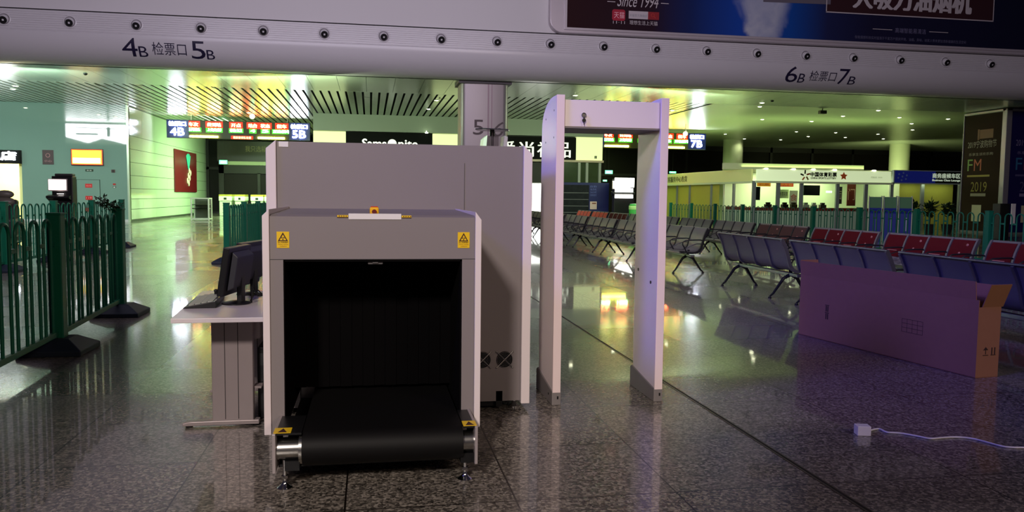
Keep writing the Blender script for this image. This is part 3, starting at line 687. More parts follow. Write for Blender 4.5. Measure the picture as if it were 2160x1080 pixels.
# =================================================================== GREEN FENCES
HOOP_TOP = 1.225
hoop_me = None
def hoop_builder():
    m = MB(); pts = [(0, -0.098, 0.17), (0, -0.098, HOOP_TOP-0.10)]
    for k in range(1, 10): a = radians(180-20*k+10); pts.append((0, 0.098*cos(a), HOOP_TOP-0.10+0.098*sin(a)))
    pts += [(0, 0.098, HOOP_TOP-0.10), (0, 0.098, 0.17)]
    m.tube(pts, 0.0145, 8); m.box(-0.012, 0.012, -0.158, -0.098, 0.985, 1.02); m.box(-0.012, 0.012, 0.098, 0.158, 0.985, 1.02); return m
_h = hoop_builder().build('hoop', FENCE, None, True); hoop_me = _h.data; bpy.data.objects.remove(_h)
_FP = {}
def fence_panel(a, b, label, group, nh=None):
    """panel between floor points a and b (rails and bent-tube hoops)"""
    A, Bv = Vector((a[0], a[1], 0)), Vector((b[0], b[1], 0)); Ln = (Bv-A).length; rz = atan2(-(Bv-A).x, (Bv-A).y)
    t = thing('hooped_fence', label, 'fence', ((A+Bv)/2)[:], rz, group)
    key = round(Ln, 2)
    if key not in _FP:
        r1 = MB().box(-0.02, 0.02, -Ln/2, Ln/2, 0.15, 0.20).build('bottom_rail', FENCE, t, bevel=0.004)
        n = max(1, int(Ln/0.305)); p = Ln/n; _FP[key] = (r1.data, n, p)
    else:
        o = bpy.data.objects.new('bottom_rail', _FP[key][0]); COL.objects.link(o); o.parent = t
    _, n, p = _FP[key]
    for k in range(n):
        o = bpy.data.objects.new('hoop', hoop_me); COL.objects.link(o); o.parent = t; o.location = (0, -Ln/2+(k+0.5)*p, 0)
    return t
def fence_post():
    t = thing('fence_post', '', 'fence post', (0, 0, 0), 0, 'green posts on dark bases')
    MB().box(-0.06, 0.06, -0.06, 0.06, 0.12, 1.27).build('post', FENCE, t, bevel=0.008)
    MB().box(-0.066, 0.066, -0.066, 0.066, 1.265, 1.285).build('post_cap', FENCE, t, bevel=0.006)
    m = MB(); a, b = 0.27, 0.12
    m.add([(-a, -a, 0), (a, -a, 0), (a, a, 0), (-a, a, 0), (-a, -a, 0.05), (a, -a, 0.05), (a, a, 0.05), (-a, a, 0.05), (-b, -b, 0.14), (b, -b, 0.14), (b, b, 0.14), (-b, b, 0.14)],
          [(3, 2, 1, 0), (0, 1, 5, 4), (1, 2, 6, 5), (2, 3, 7, 6), (3, 0, 4, 7), (4, 5, 9, 8), (5, 6, 10, 9), (6, 7, 11, 10), (7, 4, 8, 11), (8, 9, 10, 11)])
    m.build('base', FBASE, t, bevel=0.008)
    return t
post0 = fence_post(); _pused = [False]
def place_post(x, y, label, rz=0):
    if not _pused[0]: _pused[0] = True; post0.location = (x, y, 0); post0.rotation_euler = (0, 0, rz); post0['label'] = label; return post0
    return dup(post0, (x, y, 0), rz, label)
# near fence, left
P1, P2, P0 = (-2.83, 7.92), (-2.97, 10.25), (-2.72, 5.6)
place_post(*P1, 'dark green fence post on black base, nearest to the viewer')
place_post(*P2, 'dark green fence post with foliage on its top, left of desk')
G1 = 'green hooped fence panels at left'
fence_panel((P0[0], P0[1]), (P1[0], P1[1]-0.07), 'green hooped fence panel running out of the left frame edge', G1)
fence_panel((P1[0], P1[1]+0.07), (P2[0], P2[1]-0.07), 'green hooped fence panel between the two nearest posts', G1)
# fence behind the desk
ys = [17.6, 20.0, 22.4, 24.8, 27.2, 29.6]
for i, y in enumerate(ys):
    place_post(-2.97, y, ['dark green end post of fence behind the monitors', 'second green post of fence behind the scanner', 'third green post of fence behind the scanner', 'fourth green post of fence behind the scanner', 'fifth green post of fence behind the scanner', 'farthest green post of fence behind the scanner'][i])
    if i: fence_panel((-2.97, ys[i-1]+0.07), (-2.97, y-0.07), 'green hooped fence panel behind the desk, %s from its end post' % ORD[i-1], 'green fence panels behind the scanner')
# fence further left
a = U(20, 433, Z=HOOP_TOP); b = U(112, 428, Z=HOOP_TOP); xl = (a.x+b.x)/2
ys = [13.6, 15.95, 18.3, 20.65, 23.0]
for i, y in enumerate(ys):
    place_post(xl, y, 'green post of the distant left fence, %s from the left' % ORD[i])
    if i: fence_panel((xl, ys[i-1]+0.07), (xl, y-0.07), 'distant green hooped fence panel at far left, %s from the left' % ORD[i-1], 'green fence panels at far left')
# long fence in front of the kiosks at right
XF = 13.7; ys = [13.4+2.42*k for k in range(10)]
for i, y in enumerate(ys):
    place_post(XF, y, 'green post of the long right fence, %s from the right' % ORD[i])
    if i: fence_panel((XF, ys[i-1]+0.07), (XF, y-0.07), 'green hooped fence panel before the shops, %s from the right' % ORD[i-1], 'green fence panels before the shops')

def foliage(name, label, cat, c, rx, ry, rz_, n, ls, parent=None, seed=1):
    rnd = random.Random(seed); m = MB()
    for i in range(n):
        while True:
            q = Vector((rnd.uniform(-1, 1), rnd.uniform(-1, 1), rnd.uniform(-1, 1)))
            if q.length < 1: break
        p = Vector((c[0]+q.x*rx, c[1]+q.y*ry, c[2]+q.z*rz_)); d = Vector((rnd.uniform(-1, 1), rnd.uniform(-1, 1), rnd.uniform(-0.6, 0.8))).normalized(); s = d.cross(Vector((0, 0, 1))).normalized(); u = s.cross(d)
        L_ = ls*rnd.uniform(0.7, 1.3); W_ = L_*0.30
        m.add([p, p+d*L_*0.45+s*W_-u*L_*0.05, p+d*L_, p+d*L_*0.45-s*W_-u*L_*0.05, p+d*L_*0.5+u*L_*0.08], [(0, 1, 4), (1, 2, 4), (2, 3, 4), (3, 0, 4)])
    o = m.build(name, LEAF, parent)
    if label: tag(o, label, cat)
    return o
fo = thing('foliage_garland', 'drooping clump of dark artificial foliage tied to post top', 'foliage', (-3.03, 10.2, 1.28))
m = MB().tube([(0.06, 0.0, 0.0), (0.02, 0.0, 0.05), (-0.08, 0.02, 0.07), (-0.16, 0.03, 0.13)], 0.008, 6).build('stem', LEAF, fo)
foliage('leaves', None, None, (-0.10, 0.02, 0.08), 0.07, 0.06, 0.07, 60, 0.055, fo, 3)
o = foliage('leaves', None, None, (0.02, 0.0, 0.03), 0.11, 0.08, 0.05, 60, 0.055, fo, 4)

# =================================================================== SEATING
SPROF = [(0.0, 0.895), (0.035, 0.83), (0.075, 0.74), (0.105, 0.65), (0.128, 0.56), (0.150, 0.50), (0.190, 0.452), (0.245, 0.428), (0.32, 0.424), (0.41, 0.432), (0.49, 0.444), (0.545, 0.446), (0.578, 0.432)]
def bench(cover, pitch, group, fm=None):
    fm = fm or SEATA
    t = thing('waiting_bench', '', 'waiting bench', (0, 0, 0), 0, group); w_ = pitch-0.045
    Lb = 4*pitch+0.045
    me = None; cme = None; tme = None; ame = None; fme = None
    for k in range(4):
        y0 = 0.045+k*pitch
        if k == 0: o = MB().sheet(SPROF, 0, w_, 0.012).build('seat_shell', SEAT, t, True); me = o.data
        else: o = bpy.data.objects.new('seat_shell', me); COL.objects.link(o); o.parent = t
        o.location = (0, y0, 0)
        if cover:
            pr = [(p[0]+0.014, p[1]+0.004) for p in [(0.012, 0.872)]+SPROF[1:6]]
            if k == 0: c = MB().sheet(pr, 0.012, w_-0.012, 0.006).build('back_cover', cover, t, True); cme = c.data
            else: c = bpy.data.objects.new('back_cover', cme); COL.objects.link(c); c.parent = t
            c.location = (0, y0, 0)
            if k % 2 == 0:
                pr2 = lambda s: (SPROF[1][0]+(SPROF[4][0]-SPROF[1][0])*s+0.024, SPROF[1][1]+(SPROF[4][1]-SPROF[1][1])*s+0.006)
                if tme is None:
                    m = MB()
                    for s, a, b, hh in ((0.34, 0.14, w_-0.14, 0.018), (0.58, 0.09, w_-0.09, 0.035), (0.80, 0.12, w_-0.12, 0.02)):
                        q = pr2(s); q2 = pr2(s+hh*2.4); m.strip([q, q2], [(q[0]+0.003, q[1]+0.001), (q2[0]+0.003, q2[1]+0.001)], a, b)
                    d = m.build('cover_print', COVT, c); tme = d.data
                else: d = bpy.data.objects.new('cover_print', tme); COL.objects.link(d); d.parent = c
            else:
                q = pr2(0.62); d = MB().ball((q[0], w_*0.5, q[1]), 0.022, 8).ball((q[0]-0.05, w_*0.72, q[1]+0.13), 0.03, 8, 0.4, 1, 1).build('cover_print', COVT, c)
    for k in range(5):
        y = k*pitch
        if k == 0:
            pr = [(p[0]+0.022, p[1]+0.014) for p in SPROF]; pr2_ = [(p[0]-0.016, p[1]-0.022) for p in SPROF]
            o = MB().strip(pr, pr2_, 0.004, 0.041).build('side_frame', fm, t); fme = o.data
            m = MB().tube([(0.10, 0.0225, 0.66), (0.16, 0.0225, 0.675), (0.30, 0.0225, 0.675), (0.46, 0.0225, 0.665), (0.52, 0.0225, 0.63), (0.52, 0.0225, 0.58), (0.47, 0.0225, 0.50), (0.43, 0.0225, 0.42)], 0.013, 8)
            m.tube([(0.47, 0.0225, 0.50), (0.36, 0.0225, 0.56), (0.24, 0.0225, 0.60), (0.13, 0.0225, 0.60)], 0.009, 6)
            a_ = m.build('armrest', SEATF, t, True); ame = a_.data
        else:
            o = bpy.data.objects.new('side_frame', fme); COL.objects.link(o); o.parent = t
            a_ = bpy.data.objects.new('armrest', ame); COL.objects.link(a_); a_.parent = t
        o.location = (0, y, 0); a_.location = (0, y, 0)
    MB().cyl((0.0, 0.0, 0.897), (0.0, Lb, 0.897), 0.014, 10).build('top_rail', SEATA, t, True)
    MB().cyl((0.585, 0.0, 0.425), (0.585, Lb, 0.425), 0.016, 10).build('front_rail', SEATA, t, True)
    MB().box(0.27, 0.35, 0.02, Lb-0.02, 0.335, 0.385).build('beam', SEATA, t, bevel=0.008)
    lme = None
    for y in (0.28, Lb-0.28):
        if lme is None:
            m = MB()
            for xe in (-0.02, 0.60): m.tube([(0.31, 0, 0.36), (0.31+(xe-0.31)*0.35, 0, 0.30), (0.31+(xe-0.31)*0.85, 0, 0.07), (xe, 0, 0.03)], [0.030, 0.026, 0.018, 0.014], 8); m.lathe([(0.026, 0), (0.026, 0.016), (0.012, 0.03)], (xe, 0, 0), n=14)
            m.tube([(0.31, 0, 0.36), (0.29, 0, 0.47)], 0.025, 8)
            o = m.build('leg_frame', SEATF, t, True); lme = o.data
        else: o = bpy.data.objects.new('leg_frame', lme); COL.objects.link(o); o.parent = t
        o.location = (0, y, 0)
    return t, Lb
GB = 'waiting benches with violet-lit backs to the viewer'; GA2 = 'waiting benches of the far row facing left'; GA1 = 'waiting benches behind the metal detector'
b0, LB = bench(None, 0.54, GB)
for i, y in enumerate([10.78, 8.37, 5.96, 3.55]):
    lab = ['steel waiting bench with backs turned, standing left of the cardboard box', 'steel waiting bench with backs turned, directly behind the cardboard box', 'steel waiting bench with backs turned, behind right end of cardboard box', 'steel waiting bench with backs turned, cut by right frame edge'][i]
    if i == 0: b0.location = (5.93, y, 0); b0['label'] = lab
    else: dup(b0, (5.93, y, 0), 0, lab)
used = {}
def place_far(y, cov, x=9.25):
    k = cov.name if cov else 'none'
    if k not in used: used[k] = bench(cov, 0.54, GA2, SEATA if cov is COVR else SEATF)[0]; o = used[k]
    else: o = dup(used[k], (0, 0, 0))
    o.location = (x, y+LB, 0); o.rotation_euler = (0, 0, pi); o['group'] = GA2; return o
for i in range(11):
    y = 8.40+2.43*i
    cov = COVR if i < 3 else (COVB if i == 3 else (None if i < 8 else (COVO if i in (9, 10) else COVR)))
    o = place_far(y, cov)
    d = 'dark red covers' if cov is COVR else ('brown covers' if cov is COVB else ('orange-red covers' if cov is COVO else 'bare grey backs'))
    o['label'] = 'bench with %s facing left, %s from right in far row' % (d, ORD[i])
a10, LA = bench(None, 0.665, GA1, SEATF)
for i in range(7):
    y = 14.65+2.91*i
    lab = 'grey steel bench seen through the metal detector, %s from the right' % ORD[i]
    if i == 0: o = a10
    else: o = dup(a10, (0, 0, 0))
    o.location = (6.50, y+LA, 0); o.rotation_euler = (0, 0, pi); o['label'] = lab

# =================================================================== CARDBOARD BOX, ADAPTER
def carton():
    a, b = Vector((4.66, 8.05)), Vector((5.0, 5.83)); d = (b-a).normalized(); n = Vector((-d.y, d.x))  # n points to the far side
    if n.x < 0: n = -n
    Ln = (b-a).length; th, H, tk = 0.25, 0.66, 0.007
    rz = atan2(d.y, d.x); t = thing('cardboard_box', 'long open cardboard carton standing on the floor before the benches', 'cardboard box', (a.x, a.y, 0), rz)
    # local: x along the length from far end, y across (positive to the far side)
    s = 1 if (Vector((cos(rz+pi/2), sin(rz+pi/2))).dot(n) > 0) else -1
    def bx(x0, x1, y0, y1, z0, z1): return MB().box(x0, x1, min(s*y0, s*y1), max(s*y0, s*y1), z0, z1)
    f = bx(0, Ln, 0, tk, 0, H).build('front_wall', CARD, t)
    bx(0, Ln, th-tk, th, 0, H).build('rear_wall', CARD, t)
    e = bx(Ln-tk, Ln, tk, th-tk, 0, 0.60).build('end_wall', CARD, t)
    bx(0, tk, tk, th-tk, 0, 0.62).build('end_wall', CARD, t); bx(0, Ln, 0, th, 0.0, tk).build('bottom', CARDI, t)
    # flaps standing up, leaning a little
    m = MB().prism([(0, H), (s*-0.015, H+0.155), (s*(-0.015+tk), H+0.155), (s*tk, H)], 'x', 0.0, Ln-0.03); m.build('front_flap', CARD, t)
    m = MB().prism([(s*th, H), (s*(th+0.05), H+0.11), (s*(th+0.05-tk), H+0.11), (s*(th-tk), H)], 'x', 0.01, Ln-0.02); m.build('rear_flap', CARD, t)
    m = MB().prism([(Ln-tk, 0.60), (Ln, 0.60), (Ln+0.075, 0.795), (Ln+0.075-tk, 0.797)], 'y', min(s*0.04, s*(th+0.02)), max(s*0.04, s*(th+0.02))); m.build('end_flap', CARD, t)
    m = MB().prism([(0, 0.62), (tk, 0.62), (-0.03, 0.82), (-0.037, 0.82)], 'y', min(s*0.02, s*th), max(s*0.02, s*th)); m.build('end_flap', CARD, t)
    # prints: table grid and pictograms
    m = MB(); x0, x1, z0, z1 = 1.44, 1.68, 0.27, 0.39; yy = s*-0.0012
    for z in (0.27, 0.31, 0.35, 0.39): m.box(x0, x1, min(yy, 0), max(yy, 0), z-0.0015, z+0.0015)
    for k in range(5): x = x0+k*(x1-x0)/4; m.box(x-0.0012, x+0.0012, min(yy, 0), max(yy, 0), z0, z1)
    m.build('printed_table', CARDP, f)
    m = MB()
    for zc in (0.34, 0.26):
        m.box(0.415, 0.43, min(yy, 0), max(yy, 0), zc-0.03, zc+0.03); m.box(0.44, 0.455, min(yy, 0), max(yy, 0), zc-0.03, zc+0.03); m.box(0.405, 0.465, min(yy, 0), max(yy, 0), zc+0.034, zc+0.042)
    m.build('printed_arrows', CARDP, f)
    m = MB(); xx = Ln+0.0012
    yc = s*0.10; m.prism([(yc-0.028, 0.235), (yc+0.028, 0.235), (yc, 0.262)], 'x', Ln, xx); m.box(Ln, xx, yc-0.004, yc+0.004, 0.20, 0.236); m.box(Ln, xx, yc-0.03, yc+0.03, 0.188, 0.194)
    yc = s*0.185; m.box(Ln, xx, yc-0.022, yc-0.010, 0.195, 0.255); m.box(Ln, xx, yc+0.010, yc+0.022, 0.195, 0.255); m.box(Ln, xx, yc-0.028, yc+0.028, 0.188, 0.194)
    m.build('printed_marks', CARDP, e)
carton()
ad = thing('power_adapter', 'white cube-shaped power adapter lying on the granite floor', 'power adapter', (3.07, 4.50, 0), radians(-14))
MB().box(-0.042, 0.042, -0.035, 0.035, 0, 0.062).build('housing', PLW, ad, bevel=0.004)
MB().box(0.042, 0.046, -0.02, 0.02, 0.015, 0.045).build('socket', mat('adapter_socket', (120, 118, 120), 0.5), ad)
pts = []
raw = [U(*s, Z=0.006) for s in ((1836, 908), (1845, 905.5), (1856, 905), (1870, 911.5), (1890, 913), (1905, 914.5), (1935, 920), (1962, 925), (1985, 923.5), (2010, 922), (2035, 923), (2060, 927), (2090, 935), (2115, 941.5), (2140, 944), (2165, 944.5), (2230, 950))]
for i in range(len(raw)-1):
    p0, p1, p2, p3 = raw[max(i-1, 0)], raw[i], raw[i+1], raw[min(i+2, len(raw)-1)]
    for k in range(5):
        u = k/5; pts.append(0.5*((2*p1)+(p2-p0)*u+(2*p0-5*p1+4*p2-p3)*u*u+(3*p1-p0-3*p2+p3)*u**3))
tag(MB().tube(pts, 0.006, 8).build('white_cable', PLW, None, True), 'thin white cable snaking over the floor to right frame edge', 'cable')

# =================================================================== BEYOND: LED BOARDS
def led_board(cx, label, left, right, group):
    Y = 47.3; t = thing('led_board', label, 'led sign', (cx, Y, 4.52), 0, group); hw = 3.86; z0, z1 = 0.0, 1.0
    MB().box(-hw, hw, 0.0, 0.22, z0, z1).build('housing', mat('board_housing', (52, 54, 30), 0.4), t, bevel=0.01)
    for sx, num in ((-1, left), (1, right)):
        x0 = sx*hw-(0 if sx < 0 else 1.17)
        p = MB().box(x0, x0+1.17, -0.03, 0.0, z0, z1).build('gate_panel', LED_BLUE, t, bevel=0.01)
        m = MB(); 
        if num:
            text_on(m, '检票口', (x0+0.12, -0.04, 0.66), PX, PZ, w=0.90, h=0.24); text_on(m, num, (x0+0.2, -0.04, 0.14), PX, PZ, w=0.72, h=0.42)
            vs = list(m.v); fs = list(m.f)
            for q_, (dx, dz) in enumerate(((0.012, 0), (-0.012, 0), (0, 0.012), (0, -0.012))): m.add([(v[0]+dx, v[1]-0.004*(q_+1), v[2]+dz) for v in vs], fs)
            m.build('panel_lettering', E_WHITE, p)
    m = MB(); g = MB(); rf = MB(); gf = MB(); heads = ['车次', '终到站', '开点', '站台', '状态', '候车']; xs = [-2.35, -1.20, 0.0, 1.0, 1.72, 2.2]
    xs = [-2.45, -1.35, -0.18, 0.72, 1.40, 2.30]; ws = [0.50, 0.72, 0.52, 0.46, 0.50, 0.52]; vals = ['G7506', '上海虹桥', '08:32', '4', '5', '正在候车']; gw = [0.66, 0.74, 0.62, 0.24, 0.34, 0.92]
    for h_, x, w_, v, q in zip(heads, xs, ws, vals, gw):
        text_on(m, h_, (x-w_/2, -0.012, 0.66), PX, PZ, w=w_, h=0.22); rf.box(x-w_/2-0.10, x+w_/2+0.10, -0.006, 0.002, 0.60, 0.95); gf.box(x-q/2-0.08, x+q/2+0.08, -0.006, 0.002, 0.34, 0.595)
        text_on(g, v, (x-q/2, -0.012, 0.40), PX, PZ, w=q, h=0.17)
    for mb in (m, g):
        vs = list(mb.v); fs = list(mb.f)
        for q_, (dx, dz) in enumerate(((0.018, 0), (-0.018, 0))): mb.add([(v[0]+dx, v[1]-0.004*(q_+1), v[2]+dz) for v in vs], fs)
    text_on(m, '请旅客排队检票', (-0.35, -0.012, 0.02), PX, PZ, w=0.98, h=0.14)
    rf.box(-0.45, 0.73, -0.006, 0.002, -0.0, 0.19); rf.build('red_halo', E_RED_HALO, t); gf.build('green_halo', E_GRN_HALO, t)  # glowing plates imitate the halo of light round the lettering
    m.build('red_lettering', E_RED, t); g.build('green_lettering', E_GREEN, t)
    MB().tube([(-2.65, -0.04, 0.10), (-1.15, -0.04, 0.10)], 0.055, 10).build('yellow_tube', E_YEL, t, True)
    MB().tube([(1.0, -0.04, 0.10), (2.45, -0.04, 0.10)], 0.055, 10).build('yellow_tube', E_YEL, t, True)
    for x in (-2.6, 2.6): MB().cyl((x, 0.1, 1.0), (x, 0.1, 1.23), 0.025, 8).build('hanger_rod', STEEL, t, True)
led_board(-7.22, 'glowing ticket gate departure board of the left passage, gates 4B and 5B', '4B', '5B', 'led boards over the passages')
led_board(16.74, 'glowing ticket gate departure board of the right passage, gates 6B and 7B', '6B', '7B', 'led boards over the passages')

# =================================================================== LEFT WALL ITEMS
YW = 42.5
def wall_thing(name, label, cat, x0, x1, z0, z1, mt, th=0.05, group=None):
    t = thing(name, label, cat, ((x0+x1)/2, YW, z0), 0, group); MB().box(x0, x1, YW-th, YW, z0, z1).build('housing', mt, t, bevel=0.008, world=True); return t
t = wall_thing('wall_screen', 'glowing yellow and white screen in red frame on teal wall', 'screen', -14.36, -12.90, 2.76, 3.56, mat('screen_frame_dark', (64, 12, 10), 0.4), 0.14)
MB().box(-14.33, -12.93, YW-0.15, YW-0.141, 2.80, 3.53).build('red_border', E_SCRR, t, world=True)
MB().box(-14.29, -12.97, YW-0.16, YW-0.151, 2.84, 3.49).build('display', E_SCRY, t, world=True)
m = MB().box(-14.26, -13.02, YW-0.168, YW-0.161, 2.87, 3.12); m.build('display_text_field', E_SCREEN, t, world=True)
t = wall_thing('notice_plaque', 'small dark brown notice plaque on teal wall beside lit shop', 'sign', -15.68, -15.18, 2.78, 3.48, mat('plaque_brown', (84, 66, 70), 0.4), 0.03)
m = MB(); text_on(m, '小心', (-15.6, YW-0.035, 2.90), PX, PZ, w=0.34, h=0.10); m.tube([(-15.43+0.09*cos(k*pi/8), YW-0.036, 3.22+0.09*sin(k*pi/8)) for k in range(17)], 0.012, 6); m.build('plaque_print', mat('plaque_pink', (206, 150, 156), 0.5), t, world=True)
t = wall_thing('exit_plate', 'small dark green plate with pale text below red screen', 'sign', -13.76, -13.40, 2.47, 2.58, mat('plate_green', (26, 50, 30), 0.4), 0.02)
m = MB(); text_on(m, '安全', (-13.70, YW-0.025, 2.495), PX, PZ, w=0.24, h=0.06); m.build('plate_print', TXTW, t, world=True)
t = wall_thing('alarm_box', 'small dark red fire alarm box on teal wall near corner', 'alarm', -12.56, -12.40, 2.44, 2.58, mat('alarm_dark_red', (70, 22, 24), 0.4), 0.06)
MB().lathe([(0.0001, -0.01), (0.045, -0.01), (0.05, 0)], (-12.48, YW-0.06, 2.51), ax='y', n=16).build('call_button', mat('alarm_black', (20, 14, 16), 0.4), t, True, world=True)
t = wall_thing('wall_socket_plate', 'small white socket plate with red label at wall corner', 'socket', -12.52, -12.38, 1.68, 1.76, mat('socket_grey', (70, 64, 66), 0.4), 0.02)
MB().box(-12.49, -12.41, YW-0.024, YW-0.02, 1.69, 1.74).build('socket_face', PLW, t, world=True); MB().box(-12.51, -12.39, YW-0.022, YW-0.001, 1.82, 1.90).build('red_label', REDP, t, world=True)
t = thing('hydrant_cabinet', 'flush fire hydrant cabinet door with three red labels on teal wall', 'hydrant cabinet', (-13.6, YW, 0.0))
MB().box(-14.16, -13.12, YW-0.022, YW-0.002, 0.13, 2.06).build('door', TEAL, t, world=True)
m = MB().box(-14.18, -13.10, YW-0.012, YW, 2.06, 2.075).box(-13.12, -13.105, YW-0.012, YW, 0.13, 2.06).box(-14.18, -14.165, YW-0.012, YW, 0.13, 2.06); m.build('door_gap', VOID, t, world=True)
for z, tx in ((1.68, '消火栓'), (1.08, '119'), (0.5, '消火栓箱')):
    lb = MB().box(-13.78, -13.46, YW-0.03, YW-0.02, z, z+0.19).build('red_label', mat('label_red', (206, 30, 34), 0.4), t, world=True)
    m = MB(); text_on(m, tx, (-13.74, YW-0.034, z+0.05), PX, PZ, w=0.24, h=0.09); m.build('label_print', mat('label_pink', (240, 150, 150), 0.5), lb, world=True)
t.location.y -= 0.012
# lit shop at the far left
struct(MB().box(-20.6, -16.62, 46.0, 46.3, 0, 3.42).box(-20.6, -20.3, 42.9, 46, 0, 3.42).box(-16.9, -16.62, 42.9, 46, 0, 3.42).build('wall_shop', mat('shop_cream_wall', (250, 240, 176), 0.6)))
struct(MB().box(-20.6, -16.62, 42.9, 46.3, 3.42, 3.5).build('ceiling', mat('shop_cream_ceiling', (246, 240, 196), 0.6)))
t = thing('shop_sign', 'black fascia sign with glowing white letters over lit shop', 'sign', (-18.6, YW, 2.78))
MB().box(-20.6, -16.60, YW-0.15, YW-0.001, 2.79, 3.44).build('housing', SIGNK, t, world=True, bevel=0.01)
m = MB(); text_on(m, '便利店', (-18.9, YW-0.16, 2.95), PX, PZ, w=2.1, h=0.40); vs = list(m.v); fs = list(m.f)
for q_, (dx, dz) in enumerate(((0.03, 0), (-0.03, 0), (0, 0.03))): m.add([(v[0]+dx, v[1]-0.004*(q_+1), v[2]+dz) for v in vs], fs)
m.build('lettering', E_WHITE, t, world=True)
lp = bpy.data.lights.new('shop_lamp', 'AREA'); lp.energy = 330; lp.size = 2.0; lp.color = (1, 0.95, 0.6); o = bpy.data.objects.new('shop_lamp', lp); COL.objects.link(o); o.location = (-18.4, 44.2, 3.35)
# hanging advertising light box beyond the beam, mirrored in the glossy wall
t = thing('hanging_light_box', 'long white advertising light box hanging left, mirrored in teal wall', 'light box', (-16.7, 31.0, 4.4))
MB().box(-18.5, -14.95, 31.0, 31.25, 4.42, 5.68).build('housing', mat('lightbox_housing', (200, 200, 200), 0.4), t, world=True, bevel=0.01)
MB().prism([(-18.45, 4.85), (-17.2, 4.50), (-16.4, 4.80), (-15.6, 4.62), (-15.0, 4.47), (-15.0, 5.64), (-18.45, 5.64)], 'y', 31.251, 31.27).build('lit_face', mat('lightbox_glow', (255, 255, 255), 0.5, emit=(250, 246, 255), strength=12), t, world=True)
m = MB().box(-17.9, -16.6, 31.272, 31.28, 4.98, 5.10).box(-16.10, -15.9, 31.272, 31.28, 4.9, 5.5).prism([(-17.9, 5.40), (-15.6, 5.36), (-15.6, 5.42), (-17.9, 5.46)], 'y', 31.272, 31.28); m.build('printed_shape', mat('lightbox_print', (60, 62, 70), 0.5), t, world=True)
for x in (-18.0, -15.4): MB().cyl((x, 31.12, 5.68), (x, 31.12, 5.76), 0.02, 8).build('hanger_rod', STEEL, t, world=True)

def info_kiosk(name, label, x, y, rz, wide, h, cat='kiosk', group=None, canopy=False):
    t = thing(name, label, cat, (x, y, 0), rz, group); w_ = wide/2
    MB().box(-w_*1.1, w_*1.1, -0.22, 0.25, 0, 0.06).build('plinth', BLACK, t, bevel=0.01)
    MB().box(-w_, w_, -0.15, 0.22, 0.06, h-0.08).build('cabinet', mat('kiosk_black', (26, 25, 26), 0.3), t, bevel=0.02)
    MB().box(-w_*0.75, w_*0.95, -0.10, 0.18, h-0.08, h).build('top_box', mat('kiosk_dark_grey', (50, 46, 46), 0.4), t, bevel=0.02)
    s = MB().box(-w_*1.25, w_*0.55, -0.24, -0.16, h-0.56, h-0.17).build('screen_frame', mat('kiosk_pale_frame', (210, 196, 190), 0.4), t, bevel=0.008)
    MB().box(-w_*1.18, w_*0.48, -0.25, -0.241, h-0.52, h-0.20).build('display', E_SCREEN, s)
    MB().prism([(-0.40, h-0.78), (-0.15, h-0.88), (-0.15, h-0.68), (-0.40, h-0.72)], 'x', -w_*1.3, w_*0.9).build('control_shelf', BLACK, t)
    MB().box(-w_*0.35, w_*0.15, -0.30, -0.16, h-0.655, h-0.64).build('shelf_lamp', E_SCREEN, t)
    return t
q = U(135, 400, Y=28)
info_kiosk('ticket_kiosk', 'black self-service ticket kiosk with lit screen before teal wall', q.x, 28.0, 0, 0.62, 2.05)
# massage chair cut by left frame edge
q = U(4, 420, Y=24); t = thing('massage_chair', 'dark quilted massage chair cut by the left frame edge', 'massage chair', (q.x-0.12, 24, 0))
MB().box(-0.42, 0.42, -0.5, 0.5, 0.0, 0.55).build('base', MASSAGE, t, bevel=0.10, seg=4)
MB().prism([(0.1, 0.5), (0.42, 1.25), (0.62, 1.22), (0.5, 0.5)], 'x', -0.32, 0.32).build('backrest', MASSAGE, t, bevel=0.06, seg=4)
MB().ball((0, 0.45, 1.16), 0.30, 16, 1.0, 0.6, 0.5).build('shoulder_cushion', mat('cushion_grey_brown', (92, 86, 76), 0.4, noise=0.15, nscale=9), t, True)
MB().ball((0, 0.48, 1.38), 0.24, 16, 1.0, 0.6, 0.5).build('head_cushion', mat('cushion_grey_brown', (92, 86, 76), 0.4), t, True)
for sx in (-1, 1): MB().box(sx*0.42-0.09, sx*0.42+0.09, -0.45, 0.45, 0.2, 0.72).build('armrest', MASSAGE, t, bevel=0.06, seg=4)

# =================================================================== LEFT PASSAGE
t = thing('wall_art_panel', 'dark red art panel with teal and white relief on side wall', 'wall panel', (-11.8, 55, 1.5))
MB().box(-11.80, -11.72, 51.9, 58.1, 1.53, 4.16).build('panel', REDART, t, world=True, bevel=0.01)
m = MB()
for k in range(5): a = radians(62+14*k); m.add([(-11.70, 55.4, 3.0), (-11.68, 55.4+1.15*cos(a)-0.10, 3.0+1.0*sin(a)), (-11.66, 55.4+1.25*cos(a)+0.06, 3.0+1.05*sin(a)), (-11.68, 55.62, 3.0)], [(0, 1, 2, 3)])
m.build('teal_relief', mat('relief_teal', (60, 170, 160), 0.5), t, world=True)
m = MB()
for k in range(6): m.ball((-11.70, 55.7-0.13*k+0.5*(k % 2), 2.95-0.17*k), 0.17, 8, 0.3, 1, 1.2)
m.build('white_relief', mat('relief_white', (214, 208, 190), 0.5), t, True, world=True)
t = thing('display_case', 'white framed glass display case on floor of left passage', 'display case', (-9.0, 45.7, 0))
m = MB(); w_, d_, h_ = 0.44, 0.40, 1.22
for sx in (-1, 1):
    for sy in (-1, 1): m.box(sx*w_-0.035, sx*w_+0.035, sy*d_-0.035, sy*d_+0.035, 0, h_)
